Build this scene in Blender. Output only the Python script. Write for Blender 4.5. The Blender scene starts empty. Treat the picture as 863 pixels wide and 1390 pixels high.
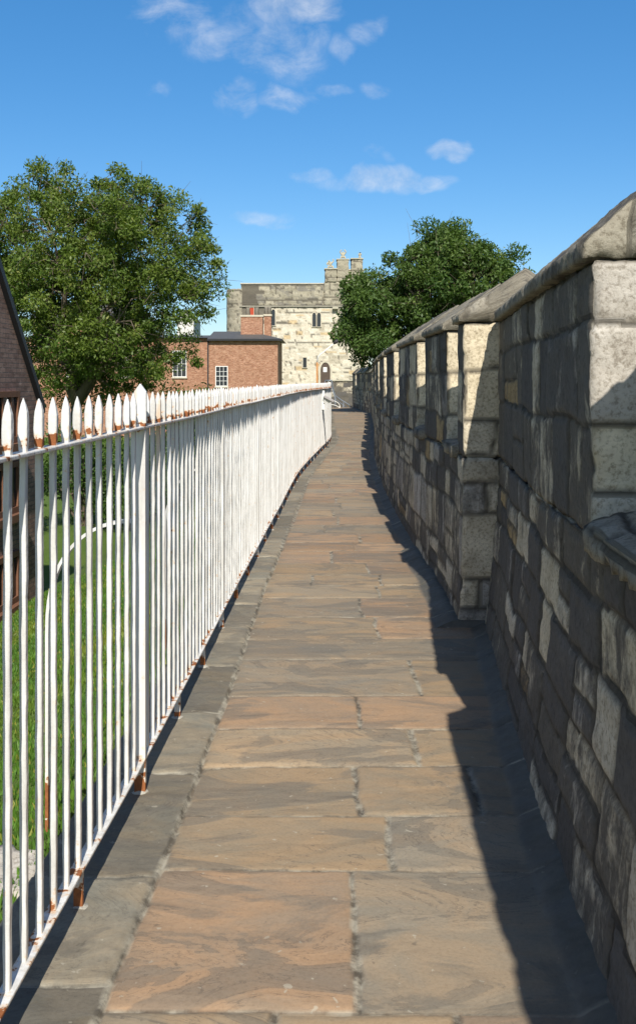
import bpy, math, random
import numpy as np
from mathutils import Vector

random.seed(7)
RNG = np.random.default_rng(11)
R = math.radians
scene = bpy.context.scene
COL = scene.collection
F = 1300.0; CX = 431.5; HY = 517.0; EYE = 1.6

def PX(x, y, d):
    """point seen at photo pixel x,y at distance d along the walk"""
    return ((x-CX)/F*d, d, EYE+(HY-y)/F*d)

# ------------------------------------------------------------------ noise
def _hash(ix, iy, iz, seed):
    h = (ix*374761393 + iy*668265263 + iz*2147483647 + seed*974634777) & 0xFFFFFFFF
    h = ((h ^ (h >> 13))*1274126177) & 0xFFFFFFFF
    h = ((h ^ (h >> 15))*2246822519) & 0xFFFFFFFF
    return ((h ^ (h >> 16)) & 0xFFFFFF)/float(0xFFFFFF)
def vnoise(x, y, z=0, seed=0):
    x = np.asarray(x, float); y = np.asarray(y, float); z = np.asarray(z, float)+np.zeros_like(x)
    xi = np.floor(x).astype(np.int64); yi = np.floor(y).astype(np.int64); zi = np.floor(z).astype(np.int64)
    fx = x-xi; fy = y-yi; fz = z-zi
    fx = fx*fx*(3-2*fx); fy = fy*fy*(3-2*fy); fz = fz*fz*(3-2*fz)
    r = 0
    for a in (0, 1):
        wx = fx if a else 1-fx
        for b in (0, 1):
            wy = fy if b else 1-fy
            for c in (0, 1):
                wz = fz if c else 1-fz
                r = r+wx*wy*wz*_hash(xi+a, yi+b, zi+c, seed)
    return r*2-1
def fbm(x, y, z=0, seed=0, oct=4, gain=.5):
    a = 1; r = 0; t = 0; s = 1
    for o in range(oct):
        r = r+a*vnoise(x*s, y*s, z*s, seed+o*17); t += a; a *= gain; s *= 2.03
    return r/t
def smooth(a, b, x):
    t = np.clip((x-a)/(b-a), 0, 1); return t*t*(3-2*t)

# ------------------------------------------------------------------ object helpers
def link(o, parent=None):
    COL.objects.link(o)
    if parent is not None: o.parent = parent
    return o
def tag(o, label=None, cat=None, group=None, kind=None):
    if label: o['label'] = label
    if cat: o['category'] = cat
    if group: o['group'] = group
    if kind: o['kind'] = kind
    return o
def thing(name, label, cat, loc=(0, 0, 0), rz=0, group=None):
    o = bpy.data.objects.new(name, None); o.empty_display_size = .2
    o.location = loc; o.rotation_euler = (0, 0, rz); link(o)
    return tag(o, label, cat, group)
def mesh_np(name, verts, faces, mats, parent=None, attrs=None, smooth_=False, mat_idx=None, loc=None):
    """faces: list of arrays (M,k)"""
    verts = np.asarray(verts, np.float32)
    if not isinstance(faces, list): faces = [faces]
    faces = [np.asarray(f, np.int32) for f in faces if len(f)]
    me = bpy.data.meshes.new(name)
    me.vertices.add(len(verts)); me.vertices.foreach_set('co', verts.ravel())
    nl = sum(f.size for f in faces); npoly = sum(len(f) for f in faces)
    me.loops.add(nl); me.polygons.add(npoly)
    me.loops.foreach_set('vertex_index', np.concatenate([f.ravel() for f in faces]))
    starts = []; tot = []; c = 0
    for f in faces:
        k = f.shape[1]; starts.append(c+np.arange(len(f))*k); tot.append(np.full(len(f), k)); c += f.size
    me.polygons.foreach_set('loop_start', np.concatenate(starts).astype(np.int32))
    me.polygons.foreach_set('loop_total', np.concatenate(tot).astype(np.int32))
    if smooth_: me.polygons.foreach_set('use_smooth', np.ones(npoly, bool))
    if mat_idx is not None: me.polygons.foreach_set('material_index', np.asarray(mat_idx, np.int32))
    me.update(calc_edges=True)
    for k, v in (attrs or {}).items():
        a = me.attributes.new(k, 'FLOAT_COLOR', 'POINT')
        v = np.asarray(v, np.float32)
        if v.shape[1] == 3: v = np.concatenate([v, np.ones((len(v), 1), np.float32)], 1)
        a.data.foreach_set('color', v.ravel())
    if not isinstance(mats, (list, tuple)): mats = [mats]
    for m in mats: me.materials.append(m)
    o = bpy.data.objects.new(name, me)
    if loc is not None: o.location = loc
    return link(o, parent)

class MB:
    """collects boxes, prisms and tubes for one mesh"""
    def __init__(s): s.v = []; s.f = []
    def add(s, vs, fs):
        n = len(s.v); s.v += [tuple(v) for v in vs]; s.f += [tuple(i+n for i in f) for f in fs]
        return s
    def box(s, x0, x1, y0, y1, z0, z1, T=None):
        vs = [(x, y, z) for z in (z0, z1) for y in (y0, y1) for x in (x0, x1)]
        if T: vs = [T(v) for v in vs]
        return s.add(vs, [(0, 2, 3, 1), (4, 5, 7, 6), (0, 1, 5, 4), (2, 6, 7, 3), (0, 4, 6, 2), (1, 3, 7, 5)])
    def prism(s, poly, y0, y1, T=None):
        """poly in x,z (counter clockwise seen from -y), extruded along y"""
        n = len(poly)
        vs = [(x, y0, z) for x, z in poly]+[(x, y1, z) for x, z in poly]
        if T: vs = [T(v) for v in vs]
        return s.add(vs, [tuple(range(n)), tuple(range(2*n-1, n-1, -1))]+[(i, i+n, (i+1) % n+n, (i+1) % n) for i in range(n)])
    def tube(s, pts, rad, n=8, cap=True):
        pts = [Vector(p) for p in pts]
        if not hasattr(rad, '__len__'): rad = [rad]*len(pts)
        base = len(s.v); up = None
        for i, p in enumerate(pts):
            d = (pts[min(i+1, len(pts)-1)]-pts[max(i-1, 0)]).normalized()
            if up is None:
                up = d.orthogonal().normalized()
            u = (up-d*up.dot(d)).normalized(); w = d.cross(u); up = u
            for k in range(n):
                a = 2*math.pi*k/n
                s.v.append(tuple(p+(u*math.cos(a)+w*math.sin(a))*rad[i]))
        for i in range(len(pts)-1):
            for k in range(n):
                a = base+i*n+k; b = base+i*n+(k+1) % n
                s.f.append((a, b, b+n, a+n))
        if cap:
            s.f.append(tuple(base+k for k in range(n))[::-1])
            s.f.append(tuple(base+(len(pts)-1)*n+k for k in range(n)))
        return s
    def strip(s, pts, w, t, side=None):
        """flat bar along pts: width w along vector side(i), thickness t along the other"""
        base = len(s.v); n = len(pts)
        for i, p in enumerate(pts):
            p = Vector(p); d = (Vector(pts[min(i+1, n-1)])-Vector(pts[max(i-1, 0)])).normalized()
            a = Vector(side) if side is not None else Vector((d.y, -d.x, 0)).normalized()
            b = d.cross(a).normalized()
            for q in ((-1, -1), (1, -1), (1, 1), (-1, 1)):
                s.v.append(tuple(p+a*w/2*q[0]+b*t/2*q[1]))
        for i in range(n-1):
            for k in range(4):
                a = base+i*4+k; b = base+i*4+(k+1) % 4
                s.f.append((a, b, b+4, a+4))
        s.f.append((base+3, base+2, base+1, base)); e = base+(n-1)*4; s.f.append((e, e+1, e+2, e+3))
        return s
    def build(s, name, mat, parent=None, smooth_=False, bevel=0, loc=None):
        me = bpy.data.meshes.new(name); me.from_pydata(s.v, [], s.f)
        if smooth_:
            me.polygons.foreach_set('use_smooth', [True]*len(me.polygons))
        me.materials.append(mat); me.update()
        o = bpy.data.objects.new(name, me)
        if loc is not None: o.location = loc
        link(o, parent)
        if bevel:
            m = o.modifiers.new('bevel', 'BEVEL'); m.width = bevel; m.segments = 2; m.limit_method = 'ANGLE'
        return o

# ------------------------------------------------------------------ materials
class NT:
    def __init__(s, name):
        s.m = bpy.data.materials.new(name); s.m.use_nodes = True
        s.t = s.m.node_tree; s.t.nodes.clear()
        s.out = s.t.nodes.new('ShaderNodeOutputMaterial')
    def n(s, typ, **kw):
        nd = s.t.nodes.new('ShaderNode'+typ)
        for k, v in kw.items():
            if k in nd.inputs: s.put(nd.inputs[k], v)
            else: setattr(nd, k, v)
        return nd
    def put(s, inp, v):
        if isinstance(v, bpy.types.NodeSocket): s.t.links.new(v, inp)
        elif isinstance(v, bpy.types.Node): s.t.links.new(v.outputs[0], inp)
        else:
            try: inp.default_value = v
            except Exception: inp.default_value = (*v, 1)
    def coord(s, kind='Object'): return s.n('TexCoord').outputs[kind]
    def pos(s): return s.n('NewGeometry').outputs['Position']
    def mapping(s, v, scale=(1, 1, 1), rot=(0, 0, 0), loc=(0, 0, 0)):
        nd = s.n('Mapping'); s.put(nd.inputs['Vector'], v); nd.inputs['Scale'].default_value = scale
        nd.inputs['Rotation'].default_value = rot; nd.inputs['Location'].default_value = loc; return nd.outputs[0]
    def noise(s, v, scale, detail=4, rough=.55, dist=0):
        nd = s.n('TexNoise'); s.put(nd.inputs['Vector'], v); nd.inputs['Scale'].default_value = scale
        nd.inputs['Detail'].default_value = detail; nd.inputs['Roughness'].default_value = rough; nd.inputs['Distortion'].default_value = dist
        return nd.outputs['Fac']
    def ramp(s, v, stops, interp='LINEAR'):
        nd = s.n('ValToRGB'); s.put(nd.inputs[0], v); cr = nd.color_ramp; cr.interpolation = interp
        while len(cr.elements) < len(stops): cr.elements.new(.5)
        for e, (p, c) in zip(cr.elements, stops):
            e.position = p; e.color = (c, c, c, 1) if not hasattr(c, '__len__') else (*c, 1)
        return nd.outputs[0]
    def mix(s, f, a, b, mode='MIX'):
        nd = s.n('Mix', data_type='RGBA', blend_type=mode)
        s.put(nd.inputs[0], f); s.put(nd.inputs[6], a if not isinstance(a, tuple) else (*a, 1)); s.put(nd.inputs[7], b if not isinstance(b, tuple) else (*b, 1))
        return nd.outputs[2]
    def math(s, op, a, b=0, clamp=False):
        nd = s.n('Math', operation=op); s.put(nd.inputs[0], a); s.put(nd.inputs[1], b); nd.use_clamp = clamp; return nd.outputs[0]
    def attr(s, name):
        nd = s.n('Attribute'); nd.attribute_name = name; return nd
    def sep(s, v):
        nd = s.n('SeparateColor'); s.put(nd.inputs[0], v); return nd.outputs
    def sepxyz(s, v):
        nd = s.n('SeparateXYZ'); s.put(nd.inputs[0], v); return nd.outputs
    def bsdf(s, color, rough=.8, bump=None, bstr=.3, bdist=.01, metal=0, spec=.3):
        b = s.n('BsdfPrincipled'); s.put(b.inputs['Base Color'], color if not isinstance(color, tuple) else (*color, 1)); s.put(b.inputs['Roughness'], rough)
        b.inputs['Metallic'].default_value = metal; b.inputs['Specular IOR Level'].default_value = spec
        if bump is not None:
            bp = s.n('Bump'); s.put(bp.inputs['Height'], bump); bp.inputs['Strength'].default_value = bstr; bp.inputs['Distance'].default_value = bdist
            s.t.links.new(bp.outputs[0], b.inputs['Normal'])
        s.t.links.new(b.outputs[0], s.out.inputs[0]); return b

def mat_plain(name, col, rough=.7, var=.25, scale=8, bstr=.2, metal=0):
    t = NT(name); p = t.coord(); n = t.noise(p, scale, 5)
    dark = tuple(c*(1-var) for c in col); lite = tuple(min(1, c*(1+var)) for c in col)
    c = t.mix(n, dark, lite)
    t.bsdf(c, rough, t.noise(p, scale*4, 4), bstr, .01, metal); return t.m

def mat_stone(name, crust=(.045, .042, .04), streak=True, fine=1.0):
    """tint = own colour of each block, wear = (joint, crust amount, random)"""
    t = NT(name); p = t.pos()
    tint = t.attr('tint').outputs['Color']; w = t.sep(t.attr('wear').outputs['Color'])
    rnd = t.n('CombineXYZ'); t.put(rnd.inputs[0], w[2]); t.put(rnd.inputs[1], w[2]); t.put(rnd.inputs[2], w[2])
    off = t.n('VectorMath', operation='MULTIPLY_ADD'); t.put(off.inputs[0], rnd.outputs[0]); off.inputs[1].default_value = (7, 7, 7); t.put(off.inputs[2], p)
    pv = off.outputs[0]
    big = t.noise(pv, 5*fine, 6, .65, .4)
    col = t.mix(t.ramp(big, [(.3, 0), (.7, 1)]), t.mix(1, tint, (.66, .62, .56), 'MULTIPLY'), t.mix(1, tint, (1.22, 1.2, 1.16), 'MULTIPLY'))
    fn = t.noise(pv, 55*fine, 5, .7)
    col = t.mix(t.ramp(fn, [(.36, .8), (.52, 0)]), col, t.mix(1, col, (.45, .42, .38), 'MULTIPLY'))
    # black crust running down the face
    st = t.noise(t.mapping(pv, (9*fine, 9*fine, 1.9*fine)), 1.0, 8, .68, .9)
    bl = t.noise(p, 3.6*fine, 8, .68, .5)
    m = t.math('ADD', t.math('MULTIPLY', st, .42), t.math('MULTIPLY', bl, .58))
    thr = t.math('SUBTRACT', 1.0, w[1])
    msk = t.math('MULTIPLY', t.math('SUBTRACT', m, t.math('MULTIPLY_ADD', thr, .62)), 7.5)
    # remap: crust 1 -> threshold .25 ; crust 0 -> .87
    nd = [x for x in t.t.nodes if x.type == 'MATH' and x.operation == 'MULTIPLY_ADD'][-1]
    nd.inputs[2].default_value = .22
    msk = t.math('MAXIMUM', t.math('MINIMUM', msk, .86), 0)
    cr = t.mix(t.noise(p, 30*fine, 4), tuple(c*.6 for c in crust), tuple(c*2.1 for c in crust))
    col = t.mix(msk, col, cr)
    jc = t.mix(t.noise(p, 40, 3), (.04, .036, .03), (.15, .13, .1))
    col = t.mix(t.math('MULTIPLY', w[0], .88), col, jc)
    h = t.math('ADD', t.math('MULTIPLY', fn, .5), t.math('ADD', t.math('MULTIPLY', big, .9), t.math('MULTIPLY', st, .4 if streak else .2)))
    t.bsdf(col, .9, h, .75, .012, 0, .2)
    return t.m

def mat_flag(name):
    """split sandstone flags: brown, ochre and grey with cleaved layers"""
    t = NT(name); p = t.pos()
    tint = t.attr('tint').outputs['Color']; w = t.sep(t.attr('wear').outputs['Color'])
    rnd = t.n('CombineXYZ'); t.put(rnd.inputs[0], w[2]); t.put(rnd.inputs[1], t.math('MULTIPLY', w[2], 1.7)); t.put(rnd.inputs[2], t.math('MULTIPLY', w[2], 5))
    off = t.n('VectorMath', operation='MULTIPLY_ADD'); t.put(off.inputs[0], rnd.outputs[0]); off.inputs[1].default_value = (23, 23, 23); t.put(off.inputs[2], p)
    pv = t.mapping(off.outputs[0], (1, 2.2, 1))
    a = t.noise(pv, 1.5, 8, .6, 1.1)
    b = t.noise(pv, 2.1, 5, .6, 1.2)
    # contour lines of the cleaved layers
    lay = t.math('FRACT', t.math('MULTIPLY', a, 15))
    edge = t.ramp(lay, [(0, 1), (.12, .15), (.4, 0), (1, 0)])
    sel = t.ramp(t.noise(pv, 1.1, 3, .5, .3), [(.44, 0), (.54, 1)])
    edge = t.math('MULTIPLY', edge, sel)
    warm = t.mix(t.ramp(b, [(.38, 0), (.6, 1)]), (.92, .93, .93), (1.10, .99, .88))
    col = t.mix(1, tint, warm, 'MULTIPLY')
    grey = t.ramp(a, [(.5, 0), (.56, 1)])
    col = t.mix(t.math('MULTIPLY', grey, .55), col, (.15, .135, .11))
    fn = t.noise(p, 90, 5, .7)
    col = t.mix(t.ramp(fn, [(.3, .4), (.55, 0)]), col, t.mix(1, col, (.6, .57, .53), 'MULTIPLY'))
    sp = t.noise(p, 24, 4, .6)
    col = t.mix(t.ramp(sp, [(.66, 0), (.72, .45)]), col, (.07, .06, .05))
    col = t.mix(t.ramp(t.noise(p, 31, 3, .5, .4), [(.69, 0), (.73, .6)]), col, (.42, .38, .3))
    col = t.mix(t.math('MULTIPLY', edge, .6), col, (.07, .06, .052))
    col = t.mix(t.math('MULTIPLY', w[1], t.ramp(t.noise(p, 6, 5, .65), [(.32, .3), (.62, 1)])), col, t.mix(t.noise(p, 35, 4), (.045, .043, .037), (.12, .11, .085)))
    jc = t.mix(t.ramp(t.noise(p, 9, 6, .7), [(.42, 0), (.58, 1)]), (.075, .065, .05), (.36, .33, .26))
    col = t.mix(w[0], col, jc)
    h = t.math('ADD', t.math('MULTIPLY', fn, .35), t.math('ADD', t.math('MULTIPLY', a, 1.3), t.math('MULTIPLY', t.math('MULTIPLY', t.math('FLOOR', t.math('MULTIPLY', a, 9)), sel), .35)))
    t.bsdf(col, t.ramp(b, [(.3, .62), (.7, .82)]), h, .35, .01, 0, .35)
    return t.m

def mat_paint():
    """thick white gloss over hammered iron, rusting at the rails"""
    t = NT('white_iron_paint'); p = t.pos(); z = t.sepxyz(p)[2]
    rnd = t.n('ObjectInfo').outputs['Random']
    n1 = t.noise(p, 26, 5, .6); n2 = t.noise(p, 5, 4, .6)
    band = t.math('SUBTRACT', 1, t.math('MULTIPLY', t.math('ABSOLUTE', t.math('SUBTRACT', z, 1.437)), 26), True)     # around the top rail
    band2 = t.math('SUBTRACT', 1, t.math('MULTIPLY', t.math('ABSOLUTE', t.math('SUBTRACT', z, .145)), 22), True)
    foot = t.math('SUBTRACT', 1, t.math('MULTIPLY', z, 7.0), True)
    m = t.math('ADD', t.math('MULTIPLY', n1, .85), t.math('MULTIPLY', n2, .32))
    m = t.math('ADD', m, t.math('MULTIPLY', band, .235))
    m = t.math('ADD', m, t.math('MULTIPLY', band2, .15))
    m = t.math('ADD', m, t.math('MULTIPLY', foot, .42))
    m = t.math('ADD', m, t.math('MULTIPLY', rnd, .09))
    rust = t.ramp(m, [(.835, 0), (.86, 1)])
    halo = t.ramp(m, [(.76, 0), (.85, 1)])
    run = t.math('MULTIPLY', t.ramp(t.noise(t.mapping(p, (38, 38, 1.6)), 1, 3), [(.56, 0), (.66, 1)]), t.ramp(z, [(0, 0), (1, 1)]))
    run = t.math('MULTIPLY', run, t.math('SUBTRACT', 1, t.math('MULTIPLY', t.math('ABSOLUTE', t.math('SUBTRACT', z, 1.41)), 3.6), True))
    halo = t.math('MAXIMUM', halo, t.math('MULTIPLY', run, t.ramp(rnd, [(.55, .1), (.7, 1)])))
    dirt = t.noise(t.mapping(p, (30, 30, 3)), 1, 4)
    white = t.mix(t.ramp(dirt, [(.36, .6), (.58, 0)]), (.67, .66, .635), (.44, .42, .38))
    white = t.mix(t.math('MULTIPLY', halo, .6), white, (.62, .36, .14))
    rc = t.mix(t.noise(p, 60, 4), (.09, .025, .01), (.42, .15, .045))
    col = t.mix(rust, white, rc)
    rough = t.mix(rust, (.38, .38, .38), (.9, .9, .9))
    hm = t.noise(t.mapping(p, (1, 1, .6)), 75, 3, .5)
    h = t.math('ADD', hm, t.math('MULTIPLY', rust, .5))
    t.bsdf(col, rough, h, .55, .004, 0, .45)
    return t.m

def mat_brick(name, cols, mortar, scale=1.0, bstr=.5, dark=0):
    t = NT(name); o = t.coord(); x, y, z = t.sepxyz(o)[:3]
    cmb = t.n('CombineXYZ'); t.put(cmb.inputs[0], t.math('ADD', x, y)); t.put(cmb.inputs[1], z)
    b = t.n('TexBrick'); t.put(b.inputs['Vector'], cmb.outputs[0])
    b.inputs['Color1'].default_value = (*cols[0], 1); b.inputs['Color2'].default_value = (*cols[1], 1); b.inputs['Mortar'].default_value = (*mortar, 1)
    b.inputs['Scale'].default_value = scale; b.inputs['Mortar Size'].default_value = .006
    b.inputs['Brick Width'].default_value = .225; b.inputs['Row Height'].default_value = .075; b.inputs['Bias'].default_value = .1
    n = t.noise(cmb.outputs[0], 2.2, 6, .65); n3 = t.noise(t.mapping(cmb.outputs[0], (5, 14, 1)), 1, 4, .7)
    c = t.mix(t.ramp(n, [(.35, 0), (.68, 1)]), b.outputs['Color'], t.mix(1, b.outputs['Color'], cols[2], 'MULTIPLY'))
    c = t.mix(t.ramp(n3, [(.52, 0), (.62, .8)]), c, tuple(k*.55 for k in cols[0]))
    c = t.mix(t.ramp(n3, [(.3, .7), (.4, 0)]), c, tuple(min(1, k*1.45+.05) for k in cols[1]))
    t.bsdf(c, .9, t.math('SUBTRACT', t.math('MULTIPLY', n3, .5), b.outputs['Fac']), bstr, .01, 0, .2); return t.m

def mat_leaf(name, sub=.35):
    t = NT(name); c = t.attr('tint').outputs['Color']
    d = t.n('BsdfPrincipled'); t.put(d.inputs['Base Color'], c); d.inputs['Roughness'].default_value = .5; d.inputs['Specular IOR Level'].default_value = .35
    tr = t.n('BsdfTranslucent'); t.put(tr.inputs[0], t.mix(1, c, (1.4, 1.5, .5), 'MULTIPLY'))
    mx = t.n('MixShader'); mx.inputs[0].default_value = sub
    t.t.links.new(d.outputs[0], mx.inputs[1]); t.t.links.new(tr.outputs[0], mx.inputs[2]); t.t.links.new(mx.outputs[0], t.out.inputs[0])
    return t.m

M = {}
M['wall'] = mat_stone('weathered_limestone')
M['gate'] = mat_stone('gatehouse_limestone', crust=(.13, .12, .105), fine=.45)
M['flag'] = mat_flag('sandstone_flags')
M['paint'] = mat_paint()
M['redbrick'] = mat_brick('orange_brick', [(.34, .15, .085), (.47, .25, .155), (.72, .68, .64)], (.36, .31, .25))
M['darkbrick'] = mat_brick('brown_brick', [(.25, .155, .125), (.34, .22, .175), (.72, .7, .72)], (.14, .12, .11))
M['leaf'] = mat_leaf('leaves')
M['bark'] = mat_plain('bark', (.13, .105, .075), .95, .4, 6, .8)
M['slate'] = mat_plain('slate', (.09, .088, .084), .6, .35, 3, .4)
M['glass'] = mat_plain('dark_window_glass', (.03, .035, .04), .12, .2, 2, .05)
M['white'] = mat_plain('white_joinery', (.75, .74, .7), .5, .06, 5, .1)
M['timber'] = mat_plain('brown_timber', (.17, .08, .045), .8, .35, 10, .4)
M['door'] = mat_plain('old_oak', (.09, .065, .05), .85, .35, 12, .5)
M['redwood'] = mat_plain('red_shutter', (.40, .06, .025), .7, .2, 6, .2)
M['rustpole'] = mat_plain('rusty_steel', (.42, .2, .07), .85, .45, 20, .5)
M['steel'] = mat_plain('blue_grey_steel', (.22, .25, .29), .4, .25, 10, .2, .5)
M['lamp'] = mat_plain('grey_lamp_casing', (.33, .31, .3), .5, .2, 8, .2)
M['darkmetal'] = mat_plain('dark_metal', (.04, .035, .035), .6, .3, 8, .2)
M['mortar'] = mat_plain('white_mortar', (.36, .34, .29), .95, .3, 30, .6)
M['blackpipe'] = mat_plain('black_pipe', (.025, .025, .028), .5, .2, 8, .2)
M['render'] = mat_plain('pale_render', (.62, .6, .56), .9, .1, 4, .2)

def mat_grass_soil():
    t = NT('lawn'); p = t.pos()
    n = t.noise(p, 9, 6, .7); n2 = t.noise(p, .8, 4, .6); n3 = t.noise(p, 70, 3, .7)
    c = t.mix(n, (.06, .11, .018), (.12, .19, .035)); c = t.mix(t.ramp(n2, [(.4, 0), (.65, .6)]), c, (.13, .18, .04))
    c = t.mix(t.ramp(n3, [(.3, .5), (.5, 0)]), c, (.04, .07, .012))
    t.bsdf(c, .9, t.math('ADD', n3, n), .8, .03, 0, .15); return t.m
M['lawn'] = mat_grass_soil()

# ------------------------------------------------------------------ plan of the walk
class Curve:
    def __init__(s, pts):
        s.p = np.array(pts, float)
        t = np.arange(len(pts))
        tt = np.linspace(0, len(pts)-1, (len(pts)-1)*40+1)
        i = np.clip(np.floor(tt).astype(int), 0, len(pts)-2); f = (tt-i)[:, None]
        P = s.p; p1 = P[i]; p2 = P[i+1]; p0 = P[np.maximum(i-1, 0)]; p3 = P[np.minimum(i+2, len(P)-1)]
        dz = (p2[:, 1:2]-p1[:, 1:2])
        m1 = (p2-p0)/np.maximum(p2[:, 1:2]-p0[:, 1:2], 1e-6)*dz; m2 = (p3-p1)/np.maximum(p3[:, 1:2]-p1[:, 1:2], 1e-6)*dz
        h = (2*f**3-3*f**2+1)*p1+(f**3-2*f**2+f)*m1+(-2*f**3+3*f**2)*p2+(f**3-f**2)*m2
        s.c = h; d = np.diff(h, axis=0); s.L = np.concatenate([[0], np.cumsum(np.hypot(d[:, 0], d[:, 1]))])
    def x_at(s, y): return np.interp(y, s.c[:, 1], s.c[:, 0])
    def s_at(s, y): return float(np.interp(y, s.c[:, 1], s.L))
    def at(s, a): return np.interp(a, s.L, s.c[:, 0]), np.interp(a, s.L, s.c[:, 1])
    def tan(s, a):
        x0, y0 = s.at(np.asarray(a)-.06); x1, y1 = s.at(np.asarray(a)+.06)
        l = np.maximum(np.hypot(x1-x0, y1-y0), 1e-9); return (x1-x0)/l, (y1-y0)/l

FEN = Curve([(-.86, -3), (-.815, 0), (-.745, 2.3), (-.685, 3.7), (-.62, 6.1), (-.545, 8.6), (-.465, 11.1), (-.32, 15.6), (-.03, 20), (.315, 25), (.38, 30), (.42, 36), (.5, 45), (.6, 58)])
W1 = Curve([(.58, -3), (.715, 0), (.857, 3.0), (1.17, 6.3)])
W2 = Curve([(.937, 6.18), (.962, 7.2), (.945, 9.2), (.96, 12.2), (1.02, 15), (1.2, 20), (1.53, 26), (1.86, 32), (2.12, 37), (2.47, 44.6)])
W3 = Curve([(2.53, 44.9), (2.30, 50), (2.05, 57.5)])
def wall_x(y):
    y = np.asarray(y, float)
    return np.where(y < 6.18, W1.x_at(y), np.where(y < 44.75, W2.x_at(y), W3.x_at(y)))

# ------------------------------------------------------------------ masonry
class Blocks:
    def __init__(s, seed, ch=(.16, .36), bw=(.22, .6), H=4.0, L=70.0, h0=-.6, courses=None):
        r = random.Random(seed); s.seed = seed
        if courses is None:
            courses = [h0]
            while courses[-1] < h0+H: courses.append(courses[-1]+r.uniform(*ch))
        s.c = np.array(courses); s.b = []
        for k in range(len(s.c)-1):
            hh = s.c[k+1]-s.c[k]; b = [-5-r.random()]
            while b[-1] < L: b.append(b[-1]+r.uniform(*bw)*(.6+hh*1.6))
            s.b.append(np.array(b))
    def ev(s, u, h, warp=1.0):
        u2 = u+fbm(u*3.1, h*3.1, 0, s.seed+1, 2)*.035*warp; h2 = h+fbm(u*2.3+40, h*2.3, 0, s.seed+2, 3)*.04*warp
        k = np.clip(np.searchsorted(s.c, h2)-1, 0, len(s.c)-2)
        lo = s.c[k]; hi = s.c[k+1]
        bl = np.zeros_like(u); bh = np.zeros_like(u); idx = np.zeros_like(u)
        for q in range(len(s.c)-1):
            m = k == q
            if not m.any(): continue
            B = s.b[q]; j = np.clip(np.searchsorted(B, u2[m])-1, 0, len(B)-2)
            bl[m] = B[j]; bh[m] = B[j+1]; idx[m] = j
        ids = (k*977+idx).astype(np.int64)
        z0 = np.zeros_like(ids)
        # some blocks are two thin stones
        sp = (_hash(ids, z0, z0, s.seed+5) > .72) & ((hi-lo) > .2)
        mid = lo+(hi-lo)*(.35+.3*_hash(ids, z0, z0+1, s.seed))
        up = sp & (h2 > mid); dn = sp & ~up
        lo = np.where(up, mid, lo); hi = np.where(dn, mid, hi)
        ids = ids*2+up
        d = np.minimum(np.minimum(u2-bl, bh-u2), np.minimum(h2-lo, hi-h2))
        r1 = _hash(ids, z0+3, z0, s.seed); r2 = _hash(ids, z0+4, z0, s.seed); r3 = _hash(ids, z0+5, z0, s.seed)
        return d, r1, r2, r3

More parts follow.
